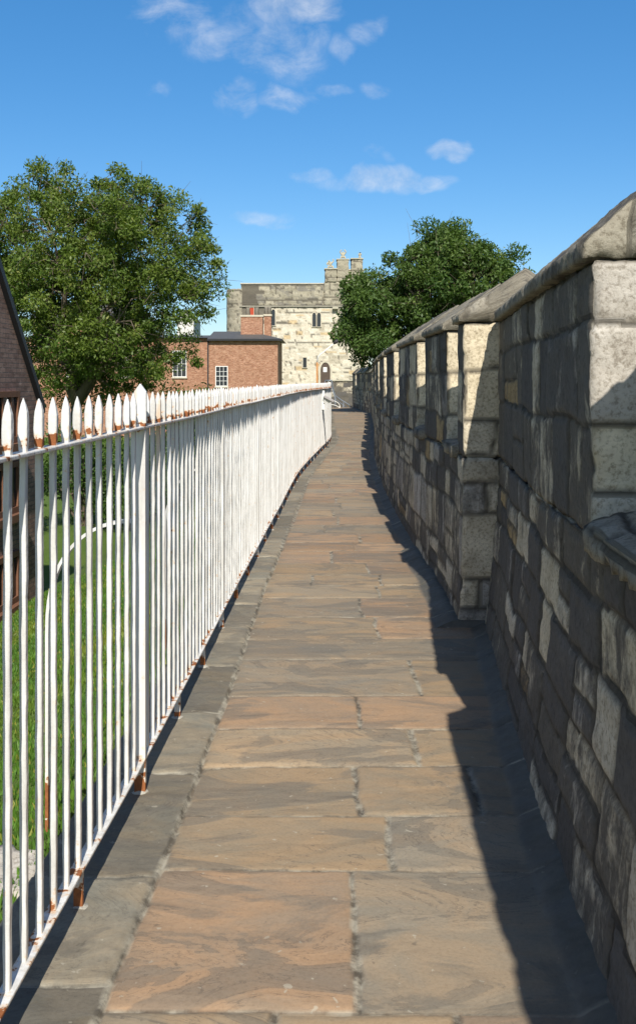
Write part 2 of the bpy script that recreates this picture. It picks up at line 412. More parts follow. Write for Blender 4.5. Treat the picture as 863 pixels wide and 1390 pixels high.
def stone_box(name, mapf, s0, s1, t0, t1, h0, h1, res, blocks, parent, mat, tintf, crust=(.75, .3, .5), amp=.009, jw=.014, top=None, rest=None, rnd=.016, warp=1.0, rough=1.0):
    """box in wall coordinates (s along, t into the wall, h up); welded grid displaced stone by stone.
    crust: (path face, end faces, top).  top(s,t)-> extra height for the top surface."""
    ns = max(2, int(round((s1-s0)/res))); nt = max(2, int(round((t1-t0)/(rest or res)))); nh = max(1, int(round((h1-h0)/res)))
    idx = -np.ones((ns+1, nt+1, nh+1), np.int64)
    m = np.zeros_like(idx, bool); m[0] = m[-1] = True; m[:, 0] = m[:, -1] = True; m[:, :, 0] = m[:, :, -1] = True
    I, J, K = np.nonzero(m); idx[I, J, K] = np.arange(len(I))
    s = s0+(s1-s0)*I/ns; t = t0+(t1-t0)*J/nt; f = K/nh
    H1 = h1+(top(s, t) if top else 0)
    h = h0+(H1-h0)*f
    P = np.stack(mapf(s, t, h), 1)
    fs = []; kind = []
    def q(a, b, c, d): fs.append(np.stack([a.ravel(), b.ravel(), c.ravel(), d.ravel()], 1))
    A = idx[:, 0, :]; q(A[:-1, :-1], A[:-1, 1:], A[1:, 1:], A[1:, :-1])
    A = idx[:, -1, :]; q(A[:-1, :-1], A[1:, :-1], A[1:, 1:], A[:-1, 1:])
    A = idx[0]; q(A[:-1, :-1], A[1:, :-1], A[1:, 1:], A[:-1, 1:])
    A = idx[-1]; q(A[:-1, :-1], A[:-1, 1:], A[1:, 1:], A[1:, :-1])
    A = idx[:, :, 0]; q(A[:-1, :-1], A[1:, :-1], A[1:, 1:], A[:-1, 1:])
    A = idx[:, :, -1]; q(A[:-1, :-1], A[:-1, 1:], A[1:, 1:], A[1:, :-1])
    Fc = np.concatenate(fs)
    e1 = P[Fc[:, 2]]-P[Fc[:, 0]]; e2 = P[Fc[:, 3]]-P[Fc[:, 1]]; fn = np.cross(e1, e2)
    ctr = P.mean(0)
    N = np.zeros_like(P)
    for k in range(4): np.add.at(N, Fc[:, k], fn)
    N /= np.maximum(np.linalg.norm(N, axis=1, keepdims=True), 1e-9)
    # orientation check with the first face
    if ((P-ctr)*N).sum() < 0: N = -N; Fc = Fc[:, ::-1]
    isend = (I == 0) | (I == ns); istop = (K == nh) & ~isend; isface = ((J == 0) | (J == nt)) & ~isend
    u = np.where(isend, t+3.3, s); v = np.where(istop & ~isface, h0+t*.9, h)
    d, r1, r2, r3 = blocks.ev(u, v, warp)
    joint = 1-smooth(jw*.45, jw, d+fbm(P[:, 0]*30, P[:, 1]*30, P[:, 2]*30, 5, 2)*jw*.35)
    pil = smooth(0, .03, d)
    es = np.minimum(s-s0, s1-s); et = np.minimum(t-t0, t1-t)
    n1 = fbm(P[:, 0]*5, P[:, 1]*5, P[:, 2]*5, blocks.seed, 4); n2 = fbm(P[:, 0]*24, P[:, 1]*24, P[:, 2]*24, blocks.seed+3, 3)
    sc = np.sort(np.stack([es, et, np.minimum(h-h0, H1-h)], 0), 0)[1]
    chip = smooth(.1, .4, fbm(P[:, 0]*11, P[:, 1]*11, P[:, 2]*11, blocks.seed+9, 3))*(1-smooth(.0, .035, sc))*amp*2.2
    D = -chip+amp*(-.8*joint+(r1-.5)*1.5+.25*pil+n1*.9*min(rough, 1.1)+n2*.6*rough)
    P2 = P+N*D[:, None]
    cr = np.where(isend, crust[1], np.where(isface, crust[0], crust[2]))
    cr = np.clip(cr+(r2-.5)*.34-np.where(r3 > .72, .2, 0)+np.where(isface, .12*smooth(.45, .1, h), 0), 0, 1)
    tint = tintf(r1, r2, r3, P)
    wear = np.stack([joint, cr, r3], 1)
    return mesh_np(name, P2, Fc, mat, parent, {'tint': tint, 'wear': wear})

def tint_wall(r1, r2, r3, P):
    a = np.array([.64, .57, .43]); b = np.array([.54, .50, .42]); c = np.array([.38, .36, .33]); d = np.array([.44, .33, .18])
    t = a[None]*(1-r1[:, None])+b[None]*r1[:, None]
    t = np.where((r2 > .62)[:, None], c[None]*(.8+.5*r1[:, None]), t)
    t = np.where((r2 < .035)[:, None], d[None], t)
    return t
def tint_cope(r1, r2, r3, P):
    a = np.array([.34, .315, .255]); b = np.array([.24, .225, .19])
    return a[None]*(1-r1[:, None])+b[None]*r1[:, None]

def wall_map(cur, batter=0):
    def f(s, t, h):
        x, y = cur.at(s); tx, ty = cur.tan(s)
        tt = t-(batter*np.clip(1-h/.95, 0, 1.3)**1.6)*(np.clip(1-t/.2, 0, 1))
        return x+ty*tt, y-tx*tt, h
    return f

SILL = 1.10; EAVE = 1.98; RIDGE = .30; TH = .54
def build_wall(name, label, cur, a0, a1, merlons, res, seed, batter=0, base=-.5, courses=None, resM=None, TH=TH, crust=.68, RIDGE=RIDGE):
    root = thing(name, label, 'town wall', (0, 0, 0))
    mp = wall_map(cur, batter); B = Blocks(seed, courses=courses)
    s0 = cur.s_at(a0); s1 = cur.s_at(a1)
    stone_box('parapet', mp, s0, s1, 0, TH, base, SILL, res, B, root, M['wall'], tint_wall, (crust, .44, .6), rest=res, jw=.019)
    Bc = Blocks(seed+3, (.3, .5), (.7, 1.2))
    for (m0, m1) in merlons:
        e0 = cur.s_at(m0); e1 = cur.s_at(m1); r = resM or res
        stone_box('merlon', mp, e0, e1, .004, TH-.004, SILL+.002, EAVE, r, B, root, M['wall'], tint_wall, (crust+.12, .45, .6), rest=r)
        def top(s, t): return RIDGE*(1-np.abs((t-TH/2)/(TH/2+.03)))+.0*s
        stone_box('coping', mp, e0-.012, e1+.012, -.03, TH+.03, EAVE+.003, EAVE+.05, r, Bc, root, M['wall'], tint_cope, (.55, .45, .58), top=top, rest=r, amp=.0065, jw=.008, rough=2.6)
    # sloped sills in the embrasures
    ms = sorted(merlons)
    gaps = [(ms[i][1], ms[i+1][0]) for i in range(len(ms)-1) if ms[i+1][0]-ms[i][1] > .2]
    if ms[0][0]-a0 > .3: gaps = [(a0, ms[0][0])]+gaps
    if a1-ms[-1][1] > .3: gaps.append((ms[-1][1], a1))
    for g0, g1 in gaps:
        e0 = cur.s_at(g0)+.015; e1 = cur.s_at(g1)-.015
        stone_box('sill', mp, e0, e1, -.03, TH+.02, SILL-.02, SILL+.05, res*1.2, Bc, root, M['wall'], tint_cope, (.5, .4, .42), top=lambda s, t: .09*(1-np.abs((t-TH/2)/(TH/2+.03))), rest=res, amp=.012)
    return root

build_wall('battlement_wall', 'nearest stretch of the battlemented limestone wall, one long merlon with a sunlit cream end face', W1, -2.6, 6.16,
           [(-2.5, -1.5), (-.75, 2.3), (3.0, 6.12)], .0165, 21, batter=.085, courses=[-.62, -.3, -.05, .2, .47, .72, .93, 1.1, 1.46, 1.79, 1.98, 2.6], crust=.78, RIDGE=.265)
ml = [(6.2, 6.55), (7.2, 8.56), (9.2, 11.3), (12.15, 13.95), (14.8, 17.0), (17.8, 20.0)]
build_wall('battlement_wall', 'middle stretch of the battlemented wall that steps out towards the path, stubby merlon first', W2, 6.19, 20.3,
           ml, .027, 37, batter=.03, courses=[-.62, -.3, -.02, .12, .33, .73, .93, 1.1, 1.33, 1.66, 1.98, 2.6], TH=.80)
ml = [(a, a+2.1) for a in (20.9, 23.9, 26.9, 29.9, 32.9, 35.9, 38.9, 41.9)]
build_wall('battlement_wall', 'dark stretch of battlemented wall curving out of sight beyond the middle stretch', W2, 20.33, 44.5, ml, .06, 41, courses=None, TH=.8)
build_wall('battlement_wall', 'farthest short stretch of battlemented wall by the steps, small merlons under the tree', W3, 44.95, 57.6,
           [(45.1, 47.3), (48.1, 50.6), (51.5, 54.0), (54.9, 57.3)], .06, 45)

# ------------------------------------------------------------------ terrain
def ground_h(x, y):
    d = FEN.x_at(np.clip(y, -3, 58))-x
    left = -.13-.47*np.clip(d-.34, 0, None)
    left = np.maximum(left, -2.45-.02*np.clip(d-5, 0, 30))
    left = np.where(d < .3, -.34, left)
    w = d < 0
    right = np.where(w, -.34-1.2*smooth(2.2, 4.5, -d)*2.0, left)
    h = np.where(w, right, left)
    far = smooth(59, 66, y); h = h*(1-far)+far*-2.9
    bk = smooth(-4, -12, -y)*0
    return h+fbm(x*.35, y*.35, 0, 77, 3)*.07*smooth(.8, 2.5, np.abs(d))
def terrain():
    xs = np.unique(np.concatenate([np.linspace(-600, -20, 14), np.linspace(-20, -6, 40), np.arange(-6, -.2, .06), np.arange(-.2, 4, .2), np.linspace(4, 20, 20), np.linspace(20, 600, 14)]))
    ys = np.unique(np.concatenate([np.linspace(-100, -6, 8), np.arange(-6, 28, .15), np.arange(28, 70, .6), np.linspace(70, 140, 20), np.linspace(140, 1500, 12)]))
    X, Y = np.meshgrid(xs, ys, indexing='ij'); Z = ground_h(X, Y)
    idx = np.arange(X.size).reshape(X.shape)
    Fc = np.stack([idx[:-1, :-1].ravel(), idx[1:, :-1].ravel(), idx[1:, 1:].ravel(), idx[:-1, 1:].ravel()], 1)
    o = mesh_np('ground', np.stack([X.ravel(), Y.ravel(), Z.ravel()], 1), Fc, M['lawn'], smooth_=True)
    tag(o, kind='structure')
terrain()

# grass blades on the bank
def grass():
    n = 170000
    y = 1.0+15*RNG.random(n)**1.25; d = .27+5.6*RNG.random(n)**1.15; x = FEN.x_at(y)-d
    z = ground_h(x, y)
    # ragged edge against the stone ledge
    keep = (d > .30+.05*fbm(x*6, y*6, 0, 3, 3)); x, y, z, d = x[keep], y[keep], z[keep], d[keep]; n = len(x)
    cl = fbm(x*3, y*3, 0, 9, 4)
    hgt = (.015+.017*RNG.random(n))*(1+.7*cl)*(1+.04*y)
    wd = (.0035+.003*RNG.random(n))*(1+.12*y)
    a = RNG.random(n)*6.283; ln = hgt*.7*RNG.random(n)
    dx = np.cos(a)*wd; dy = np.sin(a)*wd; b = RNG.random(n)*6.283
    v = np.zeros((n, 3, 3)); v[:, 0] = np.stack([x-dx, y-dy, z-.005], 1); v[:, 1] = np.stack([x+dx, y+dy, z-.005], 1)
    v[:, 2] = np.stack([x+np.cos(b)*ln, y+np.sin(b)*ln, z+hgt], 1)
    f = np.arange(3*n).reshape(n, 3)
    g = RNG.random(n); yel = (RNG.random(n) > .93)
    pt = np.clip(fbm(x*1.3, y*1.3, 0, 19, 3)+.1, 0, 1)
    c = np.stack([.065+.06*g+.03*cl+.10*pt, .14+.11*g+.05*cl+.03*pt, .018+.02*g], 1)
    c[yel] = (.3, .3, .06)
    o = mesh_np('grass', v.reshape(-1, 3), f, M['leaf'], attrs={'tint': np.repeat(np.clip(c, .01, 1), 3, 0)})
    tag(o, 'bright green mown grass on the bank seen between the white railings', 'grass', kind='stuff')
grass()

# ------------------------------------------------------------------ the flagged path
ROWS = [-3.1, -2.4, -1.7, -1.1, -.4, .2, .75, 1.3, 1.85, 2.42, 3.13, 3.52, 3.96, 4.40, 4.86, 5.49, 5.93, 6.48, 7.05, 7.48, 7.9, 8.39, 9.0, 9.45]
rr = random.Random(5)
while ROWS[-1] < 58.4: ROWS.append(ROWS[-1]+rr.uniform(.42, .68))
JO = {9: [.107], 10: [.246], 11: [.151, .612], 12: [.42], 13: [.196], 14: [.52], 15: [], 16: [.383], 17: [.30], 18: [.456], 19: [-.05, .5], 20: [.42], 21: [.12], 22: [.35]}
def path():
    ROW = np.array(ROWS)
    for seg, (y0, y1, r, nm) in enumerate([(-3, 9, .0085, 'path'), (9, 26, .03, 'path'), (26, 58.5, .08, 'path')]):
        ny = int((y1-y0)/r); nx = int(1.95/r)
        ys = y0+(y1-y0)*np.arange(ny+1)/ny
        if seg == 0:   # coarser behind the camera
            ys = np.concatenate([np.linspace(-3, 1.9, 90)[:-1], np.linspace(1.9, 9, int(7.1/r)+1)])
        q = np.arange(nx+1)/nx
        Yg, Q = np.meshgrid(ys, q, indexing='ij')
        xl = FEN.x_at(Yg)-.20; xr = wall_x(Yg)+.10
        Xg = xl+(xr-xl)*Q
        off = Xg-FEN.x_at(Yg)
        x = Xg.ravel(); y = Yg.ravel(); o = off.ravel()
        xw = x+fbm(x*4, y*4, 0, 61, 3)*.018; yw = y+fbm(x*1.7, y*5, 0, 62, 3)*.022
        k = np.clip(np.searchsorted(ROW, yw)-1, 0, len(ROW)-2)
        lo = ROW[k]; hi = ROW[k+1]
        dy = np.minimum(yw-lo, hi-yw); dx = np.full_like(x, 9.); sid = np.zeros_like(x)
        for kk in np.unique(k):
            m = k == kk; cx = .5*(FEN.x_at(ROW[kk])+wall_x(ROW[kk]))
            if int(kk) in JO: js = JO[int(kk)]
            else:
                r1 = random.Random(int(kk)*31+1); js = [cx+r1.uniform(-.3, .35)]
                if r1.random() > .7: js.append(js[0]+r1.uniform(.4, .6))
            xx = xw[m]; dd = np.full(xx.shape, 9.); si = np.zeros(xx.shape)
            for j in js: dd = np.minimum(dd, np.abs(xx-j)); si += xx > j
            dx[m] = dd; sid[m] = si
        ids = (k*7+sid).astype(np.int64); z0 = np.zeros_like(ids)
        # left ledge stones
        edge = .185+.015*fbm(y*.8, y*0, 0, 4, 2)
        led = o < edge
        LB = np.cumsum(np.array([random.Random(j+900).uniform(.42, 1.05) for j in range(110)]))-4.5
        lk = np.searchsorted(LB, yw); lo2 = LB[np.clip(lk-1, 0, 109)]; hi2 = LB[np.clip(lk, 0, 109)]
        dl = np.minimum(np.abs(yw-lo2), np.abs(hi2-yw)); de = np.abs(o-edge)
        ids = np.where(led, 50000+lk, ids).astype(np.int64)
        # right gutter mortar next to the wall
        g = wall_x(y)-x-(.10 if seg == 0 else .05)
        gut = smooth(.09, .05, g+.02*fbm(y*3, x*3, 0, 9, 3))
        r1 = _hash(ids, z0+1, z0, 5); r2 = _hash(ids, z0+2, z0, 5); r3 = _hash(ids, z0+3, z0, 5)
        nj = fbm(x*14, y*14, 0, 8, 3)
        jy = 1-smooth(.002, .008, dy+nj*.003); jx = 1-smooth(.005, .017, dx+nj*.009)
        jf = np.maximum(jy*(.55+.45*smooth(-.2, .3, fbm(x*5, y*5, 0, 14, 2))), jx)
        jl = np.maximum(1-smooth(.004, .010, dl+nj*.004), 1-smooth(.003, .016, de+nj*.009))
        joint = np.where(led, jl, np.maximum(jf, 1-smooth(.003, .016, de+nj*.009)))
        dj = np.where(led, np.minimum(dl, de), np.minimum(np.minimum(dy, dx), de))
        rnd_ = smooth(0, .03, dj)
        h = -.004*joint+(r1-.5)*.010*rnd_+.003*rnd_+fbm(x*2.2, y*2.2, r1*9, 12, 3)*.006+fbm(x*18, y*18, 0, 13, 3)*.0016
        h = np.where(led, h+.012+fbm(x*7, y*7, 0, 15, 4)*.009, h)
        h = h+gut*(.05*smooth(.1, -.06, g))
        brown = np.array([.285, .224, .150]); och = np.array([.300, .238, .163]); gry = np.array([.262, .222, .166]); red = np.array([.292, .212, .142])
        w = r1[:, None]; tint = brown*(1-w)+och*w
        tint = np.where((r2 > .72)[:, None], gry, tint); tint = np.where((r2 < .26)[:, None], red, tint)
        lt = np.array([.235, .215, .168])[None]*(.6+.75*r1[:, None])
        tint = np.where(led[:, None], lt, tint)*(.88+.24*r3[:, None])
        tint = tint*(1-gut[:, None])+gut[:, None]*np.array([.11, .11, .105])
        darkening = np.where(led, .28, .0)+.75*gut+.16*smooth(.1, 0, o-edge)*(~led)+.3*smooth(.3, .05, g)  # darker on and beside the ledge, in the gutter and towards the wall
        n0 = len(x)
        idx = np.arange(n0).reshape(Yg.shape)
        Fc = np.stack([idx[:-1, :-1].ravel(), idx[:-1, 1:].ravel(), idx[1:, 1:].ravel(), idx[1:, :-1].ravel()], 1)
        V = np.stack([x, y, h], 1)
        # outer face of the ledge drops to the bank
        lv = V[idx[:, 0]].copy(); lv[:, 2] = -.45; lv[:, 0] -= .02
        V = np.concatenate([V, lv]); li = n0+np.arange(len(lv))
        sk = np.stack([idx[:-1, 0], idx[1:, 0], li[1:], li[:-1]], 1)
        tint = np.concatenate([tint, tint[idx[:, 0]]]); wear = np.stack([joint*.85, np.clip(darkening, 0, 1), r3], 1); wear = np.concatenate([wear, wear[idx[:, 0]]])
        ob = mesh_np(nm, V, [Fc, sk], M['flag'], attrs={'tint': tint, 'wear': wear}, smooth_=True)
        tag(ob, kind='structure')
path()

# ------------------------------------------------------------------ the white railing
TOPR = 1.415; BOTR = .135; TIP = 1.556
def bar_mesh(kind, seed):
    """hand forged bar: origin on the ground line, x across, y along the fence"""
    r = random.Random(seed); w = .0087; d = .009
    rings = []
    n = 26
    for i in range(n):
        zz = BOTR-.004+(TOPR-.0-BOTR)*i/(n-1)
        rings.append((zz, w*(1+r.uniform(-.07, .07)), d*(1+r.uniform(-.07, .07)), r.uniform(-.0009, .0009), r.uniform(-.0009, .0009)))
    sw = w*1.17
    for zz, k in ((TOPR+.012, 1.0), (TOPR+.03, 1.12), (TOPR+.06, 1.2), (TOPR+.09, 1.17), (TOPR+.105, 1.0), (TOPR+.125, .6), (TIP-.004, .22), (TIP, .06)):
        rings.append((zz+r.uniform(-.001, .001), sw*k*(1+r.uniform(-.04, .04)), d*max(k, .3)*.95, r.uniform(-.0006, .0006), 0))
    v = []; f = []
    for (zz, a, b, ox, oy) in rings:
        c = .22
        for (sx, sy) in ((-1, -1+c), (-1+c, -1), (1-c, -1), (1, -1+c), (1, 1-c), (1-c, 1), (-1+c, 1), (-1, 1-c)):
            v.append((sx*a+ox, sy*b+oy, zz))
    for i in range(len(rings)-1):
        for k in range(8):
            a = i*8+k; b = i*8+(k+1) % 8; f.append((a, b, b+8, a+8))
    f.append(tuple(range(7, -1, -1))); e = (len(rings)-1)*8; f.append(tuple(range(e, e+8)))
    me = bpy.data.meshes.new('picket'); me.from_pydata(v, [], f); me.materials.append(M['paint']); me.update()
    return me
fence = thing('railing_fence', 'white iron railing with spear topped bars and rust patches along the left of the path', 'railing')
bars = [bar_mesh('bar', k) for k in range(7)]
P_S0 = FEN.s_at(3.7); PITCH = .1165
POSTSTEP = 21*PITCH
a0 = FEN.s_at(-2.2); a1 = FEN.s_at(57)
posts = [P_S0+k*POSTSTEP for k in range(-2, 30) if a0 < P_S0+k*POSTSTEP < a1]
legs_ = [P_S0+k*POSTSTEP/3 for k in range(-8, 70) if a0 < P_S0+k*POSTSTEP/3 < FEN.s_at(26)]
kk = int((a0-P_S0)/PITCH)
allb = []
while P_S0+kk*PITCH < a1:
    if kk % 21 != 0: allb.append(P_S0+kk*PITCH)
    kk += 1
start = FEN.s_at(2.15)
near = [a for a in allb if a >= start][:100]
rest_ = [a for a in allb if a not in near]
for i, a in enumerate(near):
    x, y = FEN.at(a); tx, ty = FEN.tan(a)
    o = bpy.data.objects.new('picket', random.choice(bars)); o.location = (x+random.uniform(-.001, .001), y+random.uniform(-.003, .003), random.uniform(-.004, .003))
    o.rotation_euler = (random.uniform(-.003, .003), random.uniform(-.002, .002), -math.atan2(tx, ty)+random.uniform(-.05, .05)); link(o, fence)
vs = []; fs8 = []; n0 = 0
quads = []
for i, a in enumerate(rest_):
    me = bars[i % 7]; x, y = FEN.at(a); tx, ty = FEN.tan(a); ang = -math.atan2(tx, ty)+random.uniform(-.05, .05); c, s_ = math.cos(ang), math.sin(ang)
    co = np.empty(len(me.vertices)*3, np.float32); me.vertices.foreach_get('co', co); co = co.reshape(-1, 3)
    vs.append(np.stack([co[:, 0]*c-co[:, 1]*s_+x, co[:, 0]*s_+co[:, 1]*c+y, co[:, 2]], 1))
    q = np.array([p.vertices[:] for p in me.polygons if len(p.vertices) == 4]); quads.append(q+n0); n0 += len(co)
tag(mesh_np('picket', np.concatenate(vs), np.concatenate(quads), M['paint'], fence), kind='stuff')
def rail(name, h, w, t, s0, s1):
    mb = MB(); pts = [(*[float(q) for q in FEN.at(a)], h+.002*math.sin(a*2.1)) for a in np.arange(s0, s1, .25)]
    mb.strip(pts, w, t); return mb.build(name, M['paint'], fence, bevel=.003)
rail('top_rail', TOPR+.003, .046, .011, a0, a1)
rail('bottom_rail', BOTR, .042, .010, a0, a1)
for i, a in enumerate(posts):
    x, y = FEN.at(a); tx, ty = FEN.tan(a); ang = -math.atan2(tx, ty)
    big = abs(a-P_S0) < .01
    w = .0215 if big else .015; d = .012; pk_ = .032 if big else .01
    mb = MB(); mb.box(-w, w, -d, d, .0, TOPR+.02); hw = w*1.1
    mb.prism([(-hw, TOPR+.0205), (hw, TOPR+.0205), (hw, TIP-.03+pk_), (0, TIP+.002+pk_), (-hw, TIP-.03+pk_)], -d*.8, d*.8)
    o = mb.build('post', M['paint'], fence, bevel=.0025, loc=(float(x), float(y), 0)); o.rotation_euler = (0, 0, ang)
    if y < 26:
        # bowed stay on the outer side
        gx = -.36; gz = float(ground_h(np.array([x-.36]), np.array([y]))[0])-.1
        pts = []
        for q in range(15):
            th = math.pi/2*q/14
            pts.append((-.02-(.34)*math.sin(th)**.9, .0, .62+.44*math.cos(th)**.8 if th < math.pi/2-1e-6 else .62))
        pts += [(-.36, 0, .62-(.62-gz)*q/6) for q in range(1, 7)]
        st = MB().strip(pts, .036, .012, side=(0, 1, 0)); so = st.build('stay', M['paint'], fence, loc=(float(x), float(y), 0)); so.rotation_euler = (0, 0, ang)
for a in legs_:
    x, y = FEN.at(a); tx, ty = FEN.tan(a); ang = -math.atan2(tx, ty)
    post = any(abs(a-p) < .02 for p in posts)
    if not post:
        mb = MB().box(-.014, .014, -.008, .008, -.02, BOTR-.006)
        o = mb.build('leg', M['paint'], fence, bevel=.002, loc=(float(x), float(y), 0)); o.rotation_euler = (0, 0, ang)
    # lump of mortar round the foot
    rr_ = random.Random(int(a*100)); v = []; f = []
    for ring, (rad, hz) in enumerate(((.034, .006), (.024, .017), (.014, .021))):
        for k in range(10):
            th = k*math.pi/5; rr2 = rad*(1+rr_.uniform(-.25, .25)); v.append((rr2*math.cos(th), rr2*math.sin(th), hz))
    for ring in range(2):
        for k in range(10): f.append((ring*10+k, ring*10+(k+1) % 10, ring*10+10+(k+1) % 10, ring*10+10+k))
    f.append(tuple(range(20, 30)))
    mb = MB(); mb.add(v, f); mb.build('mortar_foot', M['mortar'], fence, True, loc=(float(x), float(y), 0))

# ------------------------------------------------------------------ trees
def leaves(centers, radii, per, size, pal, rng, flat=.8, aspect=.42, cs=None):
    """leaf shaped faces scattered through each clump"""
    C = np.repeat(centers, per, 0); Rr = np.repeat(radii, per, 0); n = len(C)
    g = rng.normal(size=(n, 3)); g /= np.linalg.norm(g, axis=1, keepdims=True)
    rad = rng.random(n)**.45
    p = C+g*Rr*rad[:, None]*np.array([1, 1, flat])
    a = rng.normal(size=(n, 3))+g*.4+np.array([0, 0, -.35]); a /= np.linalg.norm(a, axis=1, keepdims=True)
    nn = rng.normal(size=(n, 3))+np.array([0, 0, .8])+g*.5; b = np.cross(nn, a); b /= np.maximum(np.linalg.norm(b, axis=1, keepdims=True), 1e-6)
    L = size*(.6+.8*rng.random(n))[:, None]
    V = np.stack([p-a*L*.5, p+b*L*aspect*.5-a*L*.08, p+a*L*.5, p-b*L*aspect*.5-a*L*.08], 1).reshape(-1, 3)
    Fc = np.arange(4*n).reshape(n, 4)
    cl = np.repeat(rng.random(len(centers)), per); w = np.clip(.6*cl+.4*rng.random(n), 0, 1)[:, None]
    col = np.array(pal[0])*(1-w)+np.array(pal[1])*w
    k = rng.random(n) < .04; col[k] = pal[2]
    return V, Fc, np.repeat(col, 4, 0)

def make_tree(name, label, base, trunk_h, envs, nclump, per, size, cr, pal, seed, lean=(0, 0), limbs=8, group=None, twig=.5, tr=.3):
    rng = np.random.default_rng(seed); r = random.Random(seed)
    root = thing(name, label, 'tree', base, 0, group)
    b = np.array(base)
    cs = []
    vol = np.array([e[3]*e[4]*e[5] for e in envs]); vol = vol/vol.sum()
    while len(cs) < nclump:
        e = envs[rng.choice(len(envs), p=vol)]; q = rng.normal(size=3); q /= np.linalg.norm(q); rad = rng.random()**(.38)
        p = np.array(e[:3])+q*rad*np.array(e[3:6]); cs.append(p-b)
    cs = np.array(cs); rr3 = cr*(.55+.75*rng.random((nclump, 1)))*np.ones((1, 3))
    # trunk and limbs
    cen = cs.mean(0); fork = np.array([lean[0], lean[1], trunk_h])
    mb = MB(); tp = []
    for i in range(7):
        f = i/6; tp.append((fork[0]*f+.12*math.sin(3*f+seed), fork[1]*f, -.3+(trunk_h+.3)*f))
    mb.tube(tp, [tr*(1.45-.75*min(1, i/2)) if i < 2 else tr*(1-.06*i) for i in range(7)], 10)
    mb.build('trunk', M['bark'], root, True)
    mb = MB(); nodes = []
    for k in range(limbs):
        tgt = cs[rng.integers(len(cs))]*.5+cen*.2+cs[rng.integers(len(cs))]*.3
        ang = 2*math.pi*k/limbs+r.uniform(-.3, .3)
        ex = np.array([math.cos(ang)*np.ptp(cs[:, 0])*.34, math.sin(ang)*np.ptp(cs[:, 1])*.34, 0]); tgt = np.array([cen[0], cen[1], trunk_h+(np.ptp(cs[:, 2]))*r.uniform(.3, .8)])+ex*r.uniform(.4, 1.05)
        pts = []
        for i in range(8):
            f = i/7; p = np.array(tp[-1])*(1-f)+tgt*f; p[2] += .5*math.sin(f*math.pi)*.8; p += rng.normal(size=3)*.13*(f > 0)*(f < 1); pts.append(p)
            if i > 1: nodes.append((p, tr*.6*(1-f*.8)))
        mb.tube(pts, [tr*.62*(1-.8*i/7) for i in range(8)], 7)
    nd = np.array([p for p, _ in nodes])
    for c in cs:
        j = np.argmin(np.linalg.norm(nd-c, axis=1)+np.maximum(0, nd[:, 2]-c[2])*.6)
        p0 = nd[j]; mid = (p0+c)/2+rng.normal(size=3)*.2; mid[2] += .15
        if np.linalg.norm(p0-c) < 1.5: mb.tube([p0, mid, c], [nodes[j][1]*.3+.008, .018, .007], 5, False)
        for q in range(3):
            e = c+rng.normal(size=3)*cr*.75; mb.tube([c*.6+mid*.4, e], [.014, .004], 4, False)
    mb.build('branches', M['bark'], root, True)
    V, Fc, col = leaves(cs, rr3, per, size, pal, rng)
    mesh_np('crown', V, Fc, M['leaf'], root, {'tint': col})
    return root

def env(px, py, d, rx, ry, rz): x, y, z = PX(px, py, d); return (x, y, z, rx, ry, rz)
# left ash tree, about 35 m away
D1 = 35
EL = [env(70, 330, D1, 2.9, 3, 1.9), env(200, 325, D1, 2.1, 2.6, 2.0), env(150, 290, D1, 2.2, 2.2, 1.3), env(235, 400, D1, 1.5, 2.0, 1.5), env(110, 420, D1, 3.4, 3.2, 2.0),
      env(30, 285, D1, 2.2, 2, 1.1), env(170, 490, D1, 2.6, 2.6, 1.1), env(90, 500, D1, 2.2, 2.4, .9), env(262, 340, D1, 1.05, 1.8, 1.7), env(275, 420, D1, .75, 1.2, 1.0), env(150, 255, D1, 2.0, 1.8, .7), env(20, 380, D1, 2.2, 2.2, 2.2), env(250, 470, D1, 1.2, 1.6, 1.0), env(60, 250, D1, 2.0, 1.8, .7), env(150, 540, D1, 3.0, 2.0, .6), env(200, 440, D1, 1.8, 2.0, 1.2), env(125, 390, D1, 4.6, 4.0, 4.3), env(125, 385, D1, 4.7, 4.0, 4.4)]
make_tree('ash_tree', 'large airy green tree on the left behind the brown gabled house', (PX(98, 0, D1)[0], D1, -2.7), 3.4, EL, 640, 210, .135, .52,
          [(.07, .125, .02), (.15, .20, .034), (.22, .24, .06)], 4, limbs=10, lean=(.1, 0), tr=.28)
D2 = 47
ER = [env(600, 375, D2, 2.9, 3, 2.3), env(540, 420, D2, 2.7, 2.6, 2.2), env(660, 375, D2, 2.0, 2.4, 1.6), env(505, 430, D2, 1.4, 2, 2.0), env(600, 440, D2, 2.9, 2.6, 1.8), env(600, 330, D2, 1.7, 1.8, 1.0),
      env(490, 462, D2, 1.3, 1.5, 1.2), env(478, 410, D2, .9, 1.3, 1.2), env(515, 488, D2, 1.1, 1.2, .8), env(690, 400, D2, 1.4, 1.6, 1.1)]
make_tree('sycamore_tree', 'dense dark green tree on the right behind the battlements in front of the gatehouse', (PX(600, 0, D2)[0], D2+.5, -3.0), 4.0, ER, 300, 330, .19, .66,
          [(.05, .10, .024), (.11, .17, .038), (.15, .20, .055)], 9, limbs=9, tr=.35)
